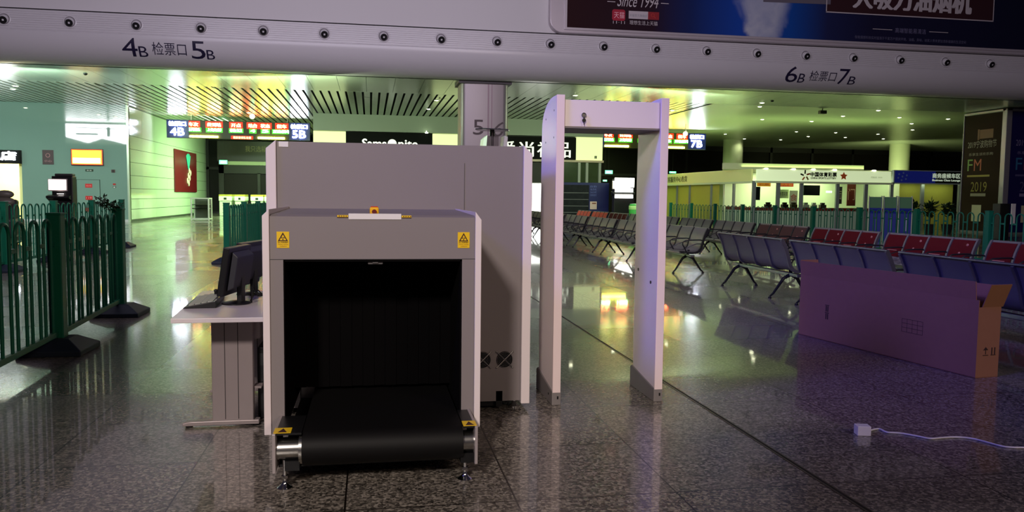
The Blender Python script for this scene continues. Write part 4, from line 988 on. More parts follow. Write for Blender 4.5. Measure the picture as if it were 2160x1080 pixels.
m.box(-w_, w_, -d_-0.03, -d_+0.03, h_-0.06, h_).box(-w_, w_, d_-0.03, d_+0.03, h_-0.06, h_).box(-w_, w_, -d_-0.03, -d_+0.03, 0.04, 0.12).box(-w_, w_, d_-0.03, d_+0.03, 0.04, 0.12)
for z in (h_-0.06, 0.06): m.box(-w_-0.03, -w_+0.03, -d_, d_, z, z+0.05).box(w_-0.03, w_+0.03, -d_, d_, z, z+0.05)
m.build('frame', mat('case_white', (216, 220, 204), 0.4), t)
MB().box(-w_+0.01, w_-0.01, -d_+0.01, d_-0.01, 0.62, 0.66).box(-w_+0.01, w_-0.01, -d_+0.01, d_-0.01, 0.84, 0.87).build('shelf', mat('case_shelf', (120, 124, 112), 0.4), t)
MB().box(-w_+0.02, w_-0.02, d_-0.02, d_-0.01, 0.1, h_-0.06).build('back_panel', mat('case_back', (92, 92, 80), 0.5), t)
MB().box(-w_+0.02, w_-0.02, -d_+0.004, -d_+0.010, 0.1, h_-0.06).build('glass_pane', GLASS, t)
G = 'ticket barrier cabinets in the left passage'
def barrier(x, lab, wide=0.62):
    t = thing('ticket_barrier', lab, 'ticket barrier', (x, 55.0, 0), 0, G)
    MB().box(-wide/2, wide/2, 0, 1.6, 0, 0.98).build('cabinet', mat('barrier_pale', (206, 216, 196), 0.35, 0.2), t, bevel=0.03)
    MB().box(-wide/2-0.03, wide/2+0.03, -0.05, 1.65, 0.98, 1.28).build('head', mat('barrier_head', (220, 232, 206), 0.35), t, bevel=0.03)
    m = MB().box(-wide*0.12, wide*0.12, -0.055, -0.049, 1.06, 1.2)
    for k in range(3): m.box(-wide*0.25, wide*0.25, -0.006, 0.001, 0.2+0.24*k, 0.22+0.24*k)
    m.build('reader_slot', mat('barrier_dark', (30, 40, 34), 0.4), t)
    MB().box(-wide/2-0.03, wide/2+0.03, -0.03, 1.6, 1.28, 1.40).build('amber_top', mat('barrier_amber', (168, 152, 60), 0.4), t, bevel=0.02); return t
for i, x in enumerate((-9.35, -8.45, -7.35, -6.55, -5.45, -4.6)): barrier(x, 'pale ticket barrier cabinet with amber top in left passage, %s from left' % ORD[i], 0.6 if i % 2 else 0.75)
# dark portal at the end of the passage
struct(MB().box(-10.7, -3.0, 60.0, 60.2, 3.75, 5.2).build('trim_8', mat('portal_band_dark', (34, 26, 22), 0.3)))
struct(MB().box(-10.6, -3.0, 59.9, 60.2, 3.48, 3.76).build('trim_9', mat('portal_lintel', (150, 156, 130), 0.4)))
struct(MB().box(-10.6, -10.25, 59.9, 60.2, 0, 3.5).box(-7.95, -7.75, 59.9, 60.2, 0, 2.95).box(-5.6, -5.4, 59.9, 60.2, 0, 2.95).box(-10.6, -3, 59.9, 60.2, 2.9, 3.5).build('door_1', FRAMED))
struct(MB().box(-10.25, -3.0, 60.05, 60.1, 0.02, 2.9).build('window_2', GLASSD))
t = tag(text_on(MB(), '我只选箱', (-8.78, 59.98, 4.46), PX, PZ, w=1.45, h=0.42).build('portal_lettering', mat('portal_gold', (124, 110, 80), 0.5)), 'dim gold lettering on the dark band over the passage portal', 'lettering')
def exit_sign(p, lab, w_=0.55, h_=0.28):
    t = thing('exit_sign', lab, 'exit sign', p[:], 0, 'green exit signs')
    MB().box(-w_/2-0.03, w_/2+0.03, 0, 0.06, -h_/2-0.03, h_/2+0.03).build('housing', FRAMED, t, bevel=0.008)
    MB().cyl((0, 0.03, h_/2), (0, 0.03, CEIL-p.z), 0.012, 8).build('hanger_rod', FRAMED, t)
    MB().box(-w_/2, w_/2, -0.006, 0.0, -h_/2, h_/2).build('lit_face', E_EXIT, t)
    m = MB(); text_on(m, '出口', (-w_*0.3, -0.009, -h_*0.28), PX, PZ, w=w_*0.6, h=h_*0.55); m.build('lettering', mat('exit_letter', (230, 255, 240), 0.5, emit=(230, 255, 240), strength=3), t)
    return t
exit_sign(U(471, 342, Y=59.8), 'small green lit exit sign over the doors of left passage')
exit_sign(U(1284, 363, Y=58), 'green lit exit sign right of the gift shop, upper one', 0.6, 0.26)
exit_sign(U(1276, 381, Y=57), 'tiny green lit exit sign above the blue vending machine', 0.3, 0.12)
exit_sign(U(1419, 363.5, Y=60), 'flat green lit exit sign right of the metal detector', 0.55, 0.14)

# =================================================================== SHOP BLOCK IN THE MIDDLE
YS = 43.8
struct(MB().box(-2.95, 12.95, YS-0.05, 47.6, 4.86, CEIL).build('wall_shop_fascia', FASCIA))
struct(MB().box(-2.9, 12.9, YS+0.3, 47.5, 0.0, 4.86).build('wall_shop_block', mat('shop_dark_wall', (40, 42, 30), 0.5, noise=0.1, nscale=0.6)))
struct(MB().box(-3.0, 13.0, YS-0.02, YS+0.3, 3.44, 3.56).build('trim_10', mat('shop_lintel_pale', (226, 206, 176), 0.4)))
t = thing('luggage_shop_sign', 'black luggage shop fascia with white letters between cream light panels', 'sign', (1.0, YS, 3.57))
MB().box(-1.25, 3.34, YS, YS+0.28, 3.57, 4.83).build('black_panel', SIGNK, t, world=True, bevel=0.01)
for x0, x1 in ((-2.95, -1.27), (3.36, 6.6)): MB().box(x0, x1, YS+0.02, YS+0.28, 3.57, 4.83).build('light_panel', E_CREAM, t, world=True)
m = MB(); zb = 4.02; x = -0.40
text_on(m, 'Sams', (-0.40, YS-0.012, zb), PX, PZ, w=1.26, h=0.44); text_on(m, 'nite', (1.52, YS-0.012, zb), PX, PZ, w=1.02, h=0.42)
vs = list(m.v); fs = list(m.f)
for q_, (dx, dz) in enumerate(((0.02, 0), (-0.02, 0), (0, 0.02))): m.add([(v[0]+dx, v[1]-0.004*(q_+1), v[2]+dz) for v in vs], fs)
m.build('lettering', E_LETTER, t, world=True)
MB().lathe([(0.0001, -0.012), (0.24, -0.012), (0.24, 0.0)], (1.18, YS-0.006, zb+0.22), ax='y', n=28).build('emblem', E_LETTER, t, world=True)
t = thing('gift_shop_sign', 'black gift shop fascia with big white characters and cream light panel', 'sign', (9.6, YS, 3.57))
MB().box(6.62, 11.38, YS, YS+0.28, 3.57, 4.80).build('black_panel', SIGNK, t, world=True, bevel=0.01)
MB().box(11.40, 12.92, YS+0.0, YS+0.28, 3.57, 4.84).build('light_panel', E_CREAM, t, world=True)
for ch, pc in (('爱', 1071), ('尚', 1111), ('礼', 1149), ('品', 1189)):
    m = MB(); q = U(pc, 334, Y=YS); text_on(m, ch, (q.x-0.42, YS-0.012, 3.68), PX, PZ, w=0.80, h=0.84); vs = list(m.v); fs = list(m.f)
    for q_, dx in enumerate((0.018, -0.018)): m.add([(v[0]+dx, v[1]-0.004*(q_+1), v[2]) for v in vs], fs)
    m.build('lettering', E_LETTER, t, world=True)
m = MB().box(12.45, 12.6, YS-0.01, YS, 3.66, 3.82); m.build('panel_mark', mat('panel_mark_grey', (160, 164, 130), 0.5), t, world=True)
# shop window under the sign
struct(MB().box(9.6, 12.85, YS+0.2, YS+0.29, 0.1, 3.44).build('window_3', mat('shop_window_green', (46, 60, 40), 0.15, noise=0.5, nscale=1.2, emit=(60, 74, 36), strength=0.25)))  # faint emission painted in for the lit shop interior
m = MB()
for x in (9.55, 11.55, 12.0, 12.75): m.box(x, x+0.14, YS+0.1, YS+0.3, 0, 3.44)
struct(m.build('trim_11', FRAMEL))
t = thing('lit_poster_stand', 'brilliant white lit poster panel between scanner and metal detector', 'light box', (8.9, 43.3, 0))
MB().box(8.2, 9.9, 43.2, 43.5, 0, 0.25).build('plinth', FRAMED, t, world=True); MB().box(8.2, 9.9, 43.22, 43.48, 0.25, 2.25).build('housing', PLW, t, world=True); MB().box(8.25, 9.85, 43.205, 43.22, 0.3, 2.2).build('lit_face', E_SHOPW, t, world=True)
t = tag(MB().lathe([(0.05, 0.0), (0.09, -0.03), (0.07, -0.06), (0.0001, -0.065)], (3.0, 43.4, 4.87), n=20).tube([(3.0, 43.4, 4.87), (3.0, 43.4, 4.93), (3.0, 43.76, 4.93)], 0.015, 6).build('spot_lamp', mat('spot_glow', (255, 255, 240), 0.5, emit=(240, 255, 220), strength=5), None, True), 'small glowing spot lamp under the shop fascia soffit', 'lamp')
# vending machine and info kiosk
q0, q1 = U(1187, 385, Y=38), U(1280, 385, Y=38)
t = thing('vending_machine', 'navy blue vending machine with glass front behind red covered benches', 'vending machine', ((q0.x+q1.x)/2, 38.0, 0)); W = q1.x-q0.x+0.25
MB().box(-W/2, W/2, 0, 0.9, 0.08, 2.2).build('cabinet', NAVY, t, bevel=0.02)
MB().box(-W/2+0.1, W/2-0.1, 0.05, 0.85, 0, 0.08).build('plinth', BLACK, t)
MB().box(-W/2+0.10, W/2-1.02, -0.012, 0.0, 0.5, 2.08).build('glass_front', mat('vending_glass', (40, 42, 44), 0.1, noise=0.4, nscale=5), t)
for k in range(4): MB().box(-W/2+0.13, W/2-1.05, -0.022, -0.012, 0.72+0.32*k, 0.75+0.32*k).build('shelf_edge', mat('vending_shelf', (110, 112, 112), 0.4, 0.5), t)
p = MB().box(W/2-0.96, W/2-0.62, -0.02, 0.0, 0.9, 1.28).build('payment_panel', mat('payment_pink', (206, 178, 170), 0.5), t)
MB().box(W/2-0.86, W/2-0.66, -0.026, -0.02, 1.16, 1.22).build('payment_slot', mat('payment_brown', (120, 60, 40), 0.5), p)
m = MB()
for k, tx in enumerate(('自助', '售货机', '24小时', '扫码支付')): text_on(m, tx, (W/2-0.96, -0.012, 1.96-0.14*k), PX, PZ, w=0.32, h=0.10)
m.build('lettering', mat('vending_print', (96, 104, 168), 0.5), t)
q = U(1315, 400, Y=37); t = info_kiosk('self_service_kiosk', 'black self-service kiosk with dazzling white screens beside vending machine', q.x, 37.0, 0, 1.0, 2.45)
MB().box(-0.50, 0.40, -0.262, -0.251, 1.46, 1.93).build('lower_display', mat('kiosk_lower_glow', (255, 250, 244), 0.5, emit=(255, 250, 244), strength=5), t)
MB().box(-0.52, 0.42, -0.34, -0.255, 1.98, 2.42).build('upper_display', mat('kiosk_upper_glow', (255, 255, 250), 0.5, emit=(255, 255, 246), strength=10), t)
q = U(1337, 440, Y=35); t = thing('litter_bin', 'bright green litter bin peeking out beside right detector panel', 'bin', (q.x+0.05, 35.0, 0))
MB().lathe([(0.22, 0), (0.26, 0.08), (0.27, 1.12), (0.23, 1.2), (0.0001, 1.22)], n=24).build('body', mat('bin_green', (52, 168, 60), 0.4), t, True); MB().lathe([(0.272, 0.95), (0.28, 0.97), (0.28, 1.1), (0.272, 1.12)], n=24).build('band', mat('bin_pale_band', (190, 236, 150), 0.4), t, True)

# canopy mast in front of the column
t = thing('information_mast', 'slim information mast with flat canopy and angled panels behind scanner', 'information stand', (3.02, 20.0, 0))
MB().cyl((0, 0, 0.04), (0, 0, 3.12), 0.06, 16).build('pole', mat('mast_dark', (60, 52, 56), 0.35, 0.6), t, True)
MB().lathe([(0.35, 0.0), (0.35, 0.03), (0.1, 0.05)], n=24).build('base', BLACK, t, True)
MB().prism([(-0.46, -0.2), (-0.30, -0.42), (0.36, -0.30), (0.46, 0.05), (0.2, 0.3), (-0.35, 0.22)], 'z', 3.12, 3.15).build('canopy', CHROME, t, bevel=0.01)
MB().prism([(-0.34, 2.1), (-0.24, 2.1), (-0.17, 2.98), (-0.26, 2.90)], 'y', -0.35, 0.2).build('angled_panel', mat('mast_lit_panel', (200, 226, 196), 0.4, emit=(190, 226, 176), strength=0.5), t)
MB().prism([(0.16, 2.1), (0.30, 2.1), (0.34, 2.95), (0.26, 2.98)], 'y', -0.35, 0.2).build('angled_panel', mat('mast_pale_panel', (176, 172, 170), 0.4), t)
MB().box(-0.16, 0.16, -0.05, 0.0, 2.1, 2.98).build('centre_panel', mat('mast_centre', (74, 62, 66), 0.4), t)

# =================================================================== SHOPS AT THE RIGHT
YL, XL = 37.3, 18.9
struct(MB().box(XL, 30.6, YL+3.4, YL+3.6, 0, 2.95).build('wall_kiosk_shops', SHOPIN)); struct(MB().box(XL+3.0, XL+3.2, YL+3.6, 49.6, 0, 2.95).build('wall_kiosk_shops', SHOPIN))
struct(MB().box(XL, 31, YL, YL+3.6, 2.96, 3.02).box(XL, XL+3.2, YL+3.6, 49.6, 2.96, 3.02).build('ceiling', mat('kiosk_roof', (196, 200, 170), 0.6)))
struct(MB().box(18.05, 26.0, 39.0, 39.25, 3.02, 3.34).build('trim_12', mat('roof_parapet', (206, 208, 178), 0.5)))
t = thing('lottery_shop_sign', 'pale lottery shop fascia with coloured star emblem and black characters', 'sign', (22.6, YL, 2.36))
MB().box(18.95, 26.35, YL-0.12, YL-0.001, 2.40, 2.97).build('sign_face', E_SIGNW, t, world=True, bevel=0.01)
MB().box(18.9, 26.45, YL-0.16, YL, 2.30, 2.40).build('lower_ledge', mat('ledge_pale', (214, 224, 190), 0.4), t, world=True)
YT = YL-0.125
def bold(m, d, n=1):
    vs = list(m.v); fs = list(m.f)
    for q_, (dx, dz) in enumerate(((d, 0), (-d, 0), (0, d), (0, -d))): m.add([(v[0]+dx, v[1]-0.003*(q_+1), v[2]+dz) for v in vs], fs)
m = MB(); text_on(m, '中国体育彩票', (21.84, YT, 2.655), PX, PZ, w=1.44, h=0.22); bold(m, 0.012); m.build('lettering', TXTK, t, world=True)
m = MB(); text_on(m, 'CHINA SPORTS LOTTERY', (21.86, YT, 2.54), PX, PZ, w=1.40, h=0.08); bold(m, 0.006); m.build('lettering', TXTK, t, world=True)
m = MB(); text_on(m, '无锡站店', (25.2, YT, 2.62), PX, PZ, w=0.34, h=0.09); m.build('lettering', TXTG, t, world=True); m = MB(); text_on(m, '0101', (25.62, YT, 2.63), PX, PZ, w=0.22, h=0.07); m.build('lettering', TXTG, t, world=True)
def star(m, cx, cz, s):
    for k in range(5):
        a = radians(90+72*k); d = (cos(a), sin(a)); n_ = (-d[1], d[0])
        p = [(cx+d[0]*s*0.16+n_[0]*s*0.12, cz+d[1]*s*0.16+n_[1]*s*0.12), (cx+d[0]*s*0.55+n_[0]*s*0.10, cz+d[1]*s*0.55+n_[1]*s*0.10), (cx+d[0]*s*0.55-n_[0]*s*0.06, cz+d[1]*s*0.55-n_[1]*s*0.06), (cx+d[0]*s*0.16-n_[0]*s*0.04, cz+d[1]*s*0.16-n_[1]*s*0.04)]
        m.append([(q[0], YT, q[1]) for q in p])
bars = []; star(bars, 21.56, 2.70, 0.50)
for q, c in zip(bars, ((30, 26, 24), (30, 26, 24), (206, 120, 70), (120, 90, 40), (150, 50, 30))):
    MB().add(q, [(0, 1, 2, 3)]).build('emblem_bar', mat('emblem_%d_%d' % (c[0], c[1]), c, 0.5), t, world=True)
m = MB(); cx, cz = 23.68, 2.70
pts = []
for k in range(10): a = radians(90+36*k); r = 0.22 if k % 2 == 0 else 0.11; pts.append((cx+r*cos(a), YT, cz+r*sin(a)))
m.add(pts, [tuple(range(10))]); m.build('orange_star', mat('star_orange', (226, 96, 50), 0.5), t, world=True)
for k, px in enumerate((1617, 1675, 1717, 1762, 1845)):
    q = U(px, 355, Y=YL-0.1); tag(MB().lathe([(0.07, 0.0), (0.11, 0.04), (0.08, 0.07), (0.0001, 0.075)], (q.x, YL-0.06, 2.975), n=16).build('sign_lamp', mat('sign_lamp_glow', (255, 255, 230), 0.5, emit=(250, 255, 210), strength=6), None, True), 'tiny lamp on top edge of lottery fascia, %s from left' % ORD[k], 'lamp', 'lamps on the lottery fascia')
t = thing('lounge_sign', 'dark blue business lounge fascia with white bilingual lettering', 'sign', (28.5, YL, 2.36))
MB().box(26.5, 30.45, YL-0.12, YL-0.001, 2.42, 3.02).build('sign_face', LOUNGE, t, world=True, bevel=0.01)
MB().box(28.9, 30.45, YL-0.124, YL-0.12, 2.42, 3.02).build('dark_field', mat('lounge_black', (10, 18, 14), 0.4), t, world=True)
MB().box(26.47, 30.5, YL-0.16, YL, 2.36, 2.42).box(26.45, 30.5, YL-0.14, YL, 3.02, 3.06).box(26.47, 26.53, YL-0.16, YL, 2.30, 3.06).build('trim_frame', mat('lounge_frame', (170, 178, 190), 0.4, 0.3), t, world=True)
LW = mat('lounge_letter', (220, 230, 214), 0.5, emit=(210, 224, 200), strength=0.35)
m = MB(); text_on(m, '商务座候车区', (28.72, YL-0.13, 2.68), PX, PZ, w=1.62, h=0.25); text_on(m, 'Business Class Lounge', (28.72, YL-0.13, 2.50), PX, PZ, w=1.62, h=0.12); bold(m, 0.010); m.build('lettering', LW, t, world=True)
m = MB()
for k in range(6): a = radians(60*k+20); m.ball((27.0+0.26*cos(a), YL-0.125, 2.73+0.19*sin(a)), 0.055, 8, 1, 0.1, 1)
m.ball((27.0, YL-0.125, 2.73), 0.055, 8, 1, 0.1, 1); m.build('dot_emblem', mat('lounge_dots', (110, 130, 190), 0.5), t, world=True)
# side fascia of the block (faces left)
t = thing('side_fascia_sign', 'pale side fascia of the kiosk block with row of dark characters', 'sign', (XL, 43.5, 2.36))
MB().box(XL-0.10, XL-0.001, 37.5, 49.5, 2.38, 2.99).build('sign_face', mat('side_fascia_pale', (206, 208, 150), 0.5, emit=(170, 172, 96), strength=0.22), t, world=True, bevel=0.01)
MB().box(XL-0.12, XL, 37.5, 49.5, 2.28, 2.38).build('lower_ledge', mat('ledge_pale', (214, 224, 190), 0.4), t, world=True)
m = MB(); text_on(m, '旅客服务中心售货', (XL-0.105, 49.3, 2.48), NY, PZ, w=3.6, h=0.36); vs = list(m.v); fs = list(m.f); [m.add([(v[0]-0.004, v[1]+dy, v[2]) for v in vs], fs) for dy in (0.03,)]; m.build('lettering', mat('side_dark_letter', (76, 74, 40), 0.5), t, world=True)
# posts, glass and interior of the shops
m = MB()
for px in (1590, 1641, 1690, 1766, 1826, 1880, 1945):
    q = U(px, 410, Y=YL); m.box(q.x-0.09, q.x+0.09, YL-0.05, YL+0.06, 0, 2.4)
for y in (39.6, 42.4, 45.5, 47.5, 49.4): m.box(XL-0.05, XL+0.06, y-0.07, y+0.07, 0, 2.4)
m.box(30.4, 30.6, YL-0.05, YL+0.1, 0, 3.0)
struct(m.build('trim_13', mat('kiosk_post_grey', (150, 156, 160), 0.4, 0.4)))
struct(MB().box(XL+0.1, 26.3, YL+0.01, YL+0.02, 1.05, 2.32).build('window_4', GLASS))
CPALE = mat('counter_pale_front', (176, 196, 180), 0.4, noise=0.04, nscale=2)
def counter(lab, x0, x1, y0, y1):
    t = thing('shop_counter', lab, 'counter', ((x0+x1)/2, (y0+y1)/2, 0))
    MB().box(x0, x1, y0, y1, 0, 0.92).build('front', CPALE, t, world=True, bevel=0.01); MB().box(x0-0.01, x1+0.01, y0-0.015, y1+0.01, 0.92, 1.08).build('red_band', COUNTER, t, world=True, bevel=0.01)
counter('long lottery shop counter with red-brown top band under pale fascia', XL+0.02, 26.2, YL+0.04, YL+0.5)
counter('short side counter with red-brown band on left side of kiosk block', XL+0.03, XL+0.5, YL+0.55, 40.6)
struct(MB().box(XL+0.03, XL+0.06, 41.5, 49.5, 0.0, 2.35).build('window_5', CURTAIN))
struct(MB().box(27.2, 30.3, YL+0.3, YL+0.36, 0.0, 2.4).build('window_6', CURTAIN))
def on_wall(name, label, cat, px0, px1, py0, py1, mt, Y=YL+0.9, group=None, th=0.04, txt=None):
    a = U(px0, py1, Y=Y); b = U(px1, py0, Y=Y); t = thing(name, label, cat, ((a.x+b.x)/2, Y, a.z), 0, group)
    MB().box(a.x, b.x, Y, Y+th, a.z, b.z).build('panel', mt, t, world=True, bevel=0.005)
    if txt:
        m = MB(); text_on(m, txt[0], (a.x+(b.x-a.x)*0.1, Y-0.006, a.z+(b.z-a.z)*0.25), PX, PZ, w=(b.x-a.x)*0.8, h=(b.z-a.z)*0.5); m.build('print', txt[1], t, world=True)
    return t
YI = YL+0.6
on_wall('shop_banner', 'orange banner hanging under lottery fascia, left one', 'banner', 1597, 1626, 385, 393, mat('banner_orange', (226, 150, 50), 0.5, emit=(220, 130, 30), strength=0.3), YI, 'banners in the lottery shop', txt=('彩票', mat('banner_red', (190, 40, 24), 0.5)))
on_wall('shop_banner', 'red banner hanging under lottery fascia, right one', 'banner', 1642, 1674, 386, 393.5, mat('banner_red_lit', (214, 70, 40), 0.5, emit=(214, 70, 40), strength=0.3), YI, 'banners in the lottery shop', txt=('即开型', mat('banner_yellow', (240, 200, 90), 0.5)))
on_wall('wall_screen', 'dark upright screen inside the lottery shop, left window', 'screen', 1592, 1604, 394, 422, BLACK, YI)
on_wall('wall_screen', 'black hanging screen inside the lottery shop, wide middle one', 'screen', 1695, 1730, 391, 412, BLACK, YI)
on_wall('food_poster', 'white poster with red food picture in lottery shop window', 'poster', 1665, 1683, 402, 431, mat('poster_white', (226, 220, 196), 0.5), YL+0.45, 'posters in the shop windows', txt=('食', mat('poster_red', (206, 60, 36), 0.5)))
on_wall('food_poster', 'dark poster with food picture near the brown door', 'poster', 1763, 1777, 394, 430, mat('poster_dark', (60, 60, 60), 0.5), YL+0.45, 'posters in the shop windows', txt=('面', mat('poster_pale', (206, 190, 160), 0.5)))
on_wall('shop_notice', 'pale notice with small dark text on glass of lottery shop', 'notice', 1641, 1664, 400, 418, mat('notice_pale', (196, 214, 160), 0.5), YI, txt=('体育彩票', TXTK))
on_wall('brown_door_panel', 'red-brown door panel inside the shop with white notice', 'door', 1786, 1806, 386, 434, mat('door_red_brown', (120, 44, 28), 0.5), YI, txt=('门', mat('door_note', (220, 170, 150), 0.5)))
on_wall('lit_menu', 'small bright white lit menu panel in shop, right of black screen', 'light box', 1743, 1755, 403, 406.5, mat('menu_glow', (255, 255, 255), 0.5, emit=(255, 255, 255), strength=2.5), YI)
# shelves of goods silhouettes on the counter
GC = 'small goods on the lottery shop counter'
k = 0
for px, c in ((1655, (40, 38, 30)), (1674, (60, 44, 30)), (1699, (170, 180, 160)), (1716, (200, 206, 190)), (1735, (54, 46, 40)), (1620, (60, 70, 50))):
    q = U(px, 428, Y=YL+0.28); t = thing('counter_item', 'small dark and pale goods on lottery counter, %s from left' % ORD[[2, 3, 4, 5, 6, 1][k]-1], 'goods', (q.x, YL+0.28, 1.081), 0, GC); k += 1
    mt = mat('goods_%d' % c[0], c, 0.5); MB().box(-0.16, 0.16, -0.12, 0.12, 0, 0.16).build('body', mt, t, bevel=0.02); MB().box(-0.10, 0.10, -0.08, 0.08, 0.16, 0.26).build('top', mt, t, bevel=0.02)
for (x, y, e) in ((21.0, 39.4, 110), (24.0, 39.4, 110), (20.6, 44.5, 50), (28.6, 39.4, 50)):
    lp = bpy.data.lights.new('shop_lamp', 'AREA'); lp.energy = e; lp.size = 1.4; lp.color = (0.88, 1.0, 0.60); o = bpy.data.objects.new('shop_lamp', lp); COL.objects.link(o); o.location = (x, y, 2.93)
area('blind_fill', (28.6, YL-0.25, 2.33), (28.6, YL+0.35, 0.6), 3.0, 0.1, 8, (0.80, 1.0, 0.55))  # unseen lamp added below the fascia to brighten the yellow blinds
# three blue service kiosks
def blue_kiosk(lab, x, y):
    t = thing('blue_kiosk', lab, 'kiosk', (x, y, 0), 0, 'blue kiosks behind the fence')
    MB().prism([(0, 0), (0, 1.02), (-0.05, 1.20), (0.16, 1.60), (0.5, 1.62), (0.55, 1.0), (0.55, 0)], 'x', -0.20, 0.20).build('body', BLUEK, t, bevel=0.01)
    m = MB()
    for sx in (-1, 1): m.prism([(-0.03, 0), (-0.03, 1.02), (-0.09, 1.20), (0.13, 1.64), (0.54, 1.66), (0.58, 1.0), (0.58, 0)], 'x', sx*0.215-0.015, sx*0.215+0.015)
    m.build('side_cheek', mat('kiosk_cheek', (196, 206, 190), 0.35, 0.3), t, bevel=0.006)
    MB().prism([(-0.058, 1.22), (0.140, 1.60), (0.150, 1.595), (-0.048, 1.215)], 'x', -0.19, 0.19).build('sloped_screen', mat('kiosk_green_screen', (96, 140, 104), 0.15), t)
    MB().lathe([(0.0001, -0.006), (0.035, -0.006), (0.035, 0.002)], (0, -0.03, 1.08), ax='y', n=16).build('round_mark', BLACK, t)
    MB().box(0.03, 0.06, -0.006, 0.0, 0.4, 0.88).build('pale_stripe', mat('kiosk_pale_stripe', (180, 190, 200), 0.4), t)
    return t
q = U(1878, 440, Y=26)
for i in range(3):
    k = (i-1)*0.49; blue_kiosk('blue service kiosk with sloped green screen, %s of the three' % ['leftmost', 'middle', 'rightmost'][i], q.x+k*cos(radians(33)), 26.0-k*sin(radians(33))).rotation_euler.z = radians(-33)
# plants before the lounge
for i, px in enumerate((1925, 1962, 1999)):
    q = U(px, 440, Y=32.5); t = thing('potted_plant', 'leafy potted plant in front of the business lounge, %s from left' % ORD[i], 'plant', (q.x, 32.5, 0), 0, 'potted plants before the lounge')
    MB().lathe([(0.18, 0), (0.24, 0.42), (0.26, 0.44), (0.22, 0.44), (0.2, 0.40), (0.0001, 0.40)], n=20).build('pot', mat('pot_dark', (44, 40, 34), 0.5), t, True)
    MB().tube([(0, 0, 0.4), (0.03, 0, 0.8), (-0.02, 0, 1.1)], 0.03, 6).build('stem', mat('stem_brown', (60, 50, 30), 0.7), t)
    foliage('leaves', None, None, (0, 0, 1.12), 0.26, 0.26, 0.34, 110, 0.26, t, 20+i)
# advertising pillar
def pillar():
    t = thing('advertising_pillar', 'tall advertising pillar with brown and purple posters at right edge', 'advertising pillar', (29.9, 33.4, 0)); x0, x1, y0, y1 = 28.45, 31.6, 32.1, 34.75
    MB().box(x0, x1, y0, y1, 0, CEIL-0.03).build('core', mat('pillar_core', (120, 118, 112), 0.4), t, world=True)
    fr = mat('pillar_frame', (150, 146, 150), 0.35, 0.4)
    MB().box(x0-0.06, x0+0.22, y0-0.06, y0+0.22, 0, CEIL-0.03).box(x0-0.06, x0+0.02, y1-0.06, y1, 0, CEIL-0.03).box(x0-0.06, x1, y0-0.06, y0, CEIL-0.14, CEIL-0.03).box(x0-0.06, x0, y0, y1, CEIL-0.14, CEIL-0.03).build('frame', fr, t, world=True, bevel=0.02)
    a = MB().box(x0-0.02, x0, y0+0.24, y1-0.07, 0.1, CEIL-0.16).build('brown_poster', POSTB, t, world=True)
    b = MB().box(x0+0.24, x1-0.1, y0-0.02, y0, 0.1, CEIL-0.16).build('purple_poster', POSTP, t, world=True)
    def art(par, org, R, wd, cols):
        O = Vector(org); R = Vector(R)
        def tx(s, u, z, w_, h_, c, sh=0):
            m = MB(); text_on(m, s, O+R*u+Vector((0, 0, z)), R, PZ, w=w_, h=h_, shear=sh); m.build('poster_print', c, par, world=True)
        def bar(u, z, w_, h_, c):
            p = O+R*u; m = MB().add([p+Vector((0, 0, z)), p+R*w_+Vector((0, 0, z)), p+R*w_+Vector((0, 0, z+h_)), p+Vector((0, 0, z+h_))], [(0, 1, 2, 3)]); m.build('poster_print', c, par, world=True)
        tx('2019宁波购物节', wd*0.10, 4.02, wd*0.78, 0.36, cols[0]); tx('乐享生活欢乐购', wd*0.14, 3.66, wd*0.66, 0.14, cols[0])
        bar(wd*0.42, 4.45, wd*0.36, 0.42, cols[1]); bar(wd*0.36, 4.40, wd*0.05, 0.5, cols[1])
        tx('F', wd*0.12, 2.95, wd*0.14, 0.55, cols[2]); tx('M', wd*0.30, 2.95, wd*0.20, 0.55, cols[3])
        bar(wd*0.12, 2.66, wd*0.62, 0.09, cols[4]); tx('2019', wd*0.24, 1.96, wd*0.44, 0.46, cols[4]); bar(wd*0.24, 1.74, wd*0.42, 0.14, cols[0])
        bar(wd*0.30, 0.55, wd*0.26, 0.78, mat('poster_white_field', (190, 186, 150), 0.5))
    art(a, (x0-0.024, y1-0.1, 0), NY, y1-y0-0.35, [mat('pr_pale', (150, 140, 120), 0.5), mat('pr_copper', (110, 66, 34), 0.5), mat('pr_green', (110, 150, 60), 0.5), mat('pr_orange', (176, 84, 40), 0.5), mat('pr_olive', (140, 128, 40), 0.5)])
    art(b, (x0+0.28, y0-0.024, 0), PX, 2.3, [mat('pr_lilac', (130, 120, 160), 0.5), mat('pr_violet', (96, 76, 140), 0.5), mat('pr_teal', (50, 110, 150), 0.5), mat('pr_rose', (130, 50, 70), 0.5), mat('pr_slate', (80, 76, 120), 0.5)])
pillar()
q = U(2122, 430, Y=27.5); t = thing('dark_cabinet', 'dark upright cabinet standing before the purple poster', 'cabinet', (q.x, 27.5, 0))
MB().box(-0.24, 0.20, 0, 0.4, 0, 1.42).build('body', BLACK, t, bevel=0.02); MB().box(-0.2, 0.16, -0.006, 0.0, 0.7, 1.3).build('door', mat('cabinet_door', (24, 24, 24), 0.3), t)
q = U(2139, 430, Y=27.2); t = thing('white_sign_stand', 'narrow white sign panel on stand beside the dark cabinet', 'sign', (q.x, 27.2, 0))
MB().box(-0.09, 0.09, 0, 0.04, 0.62, 1.42).build('panel', PLW, t, bevel=0.006); MB().cyl((0, 0.02, 0.02), (0, 0.02, 0.62), 0.02, 10).build('stand', BLACK, t, True); MB().lathe([(0.16, 0), (0.16, 0.02), (0.03, 0.03)], (0, 0.02, 0), n=20).build('base', BLACK, t, True)

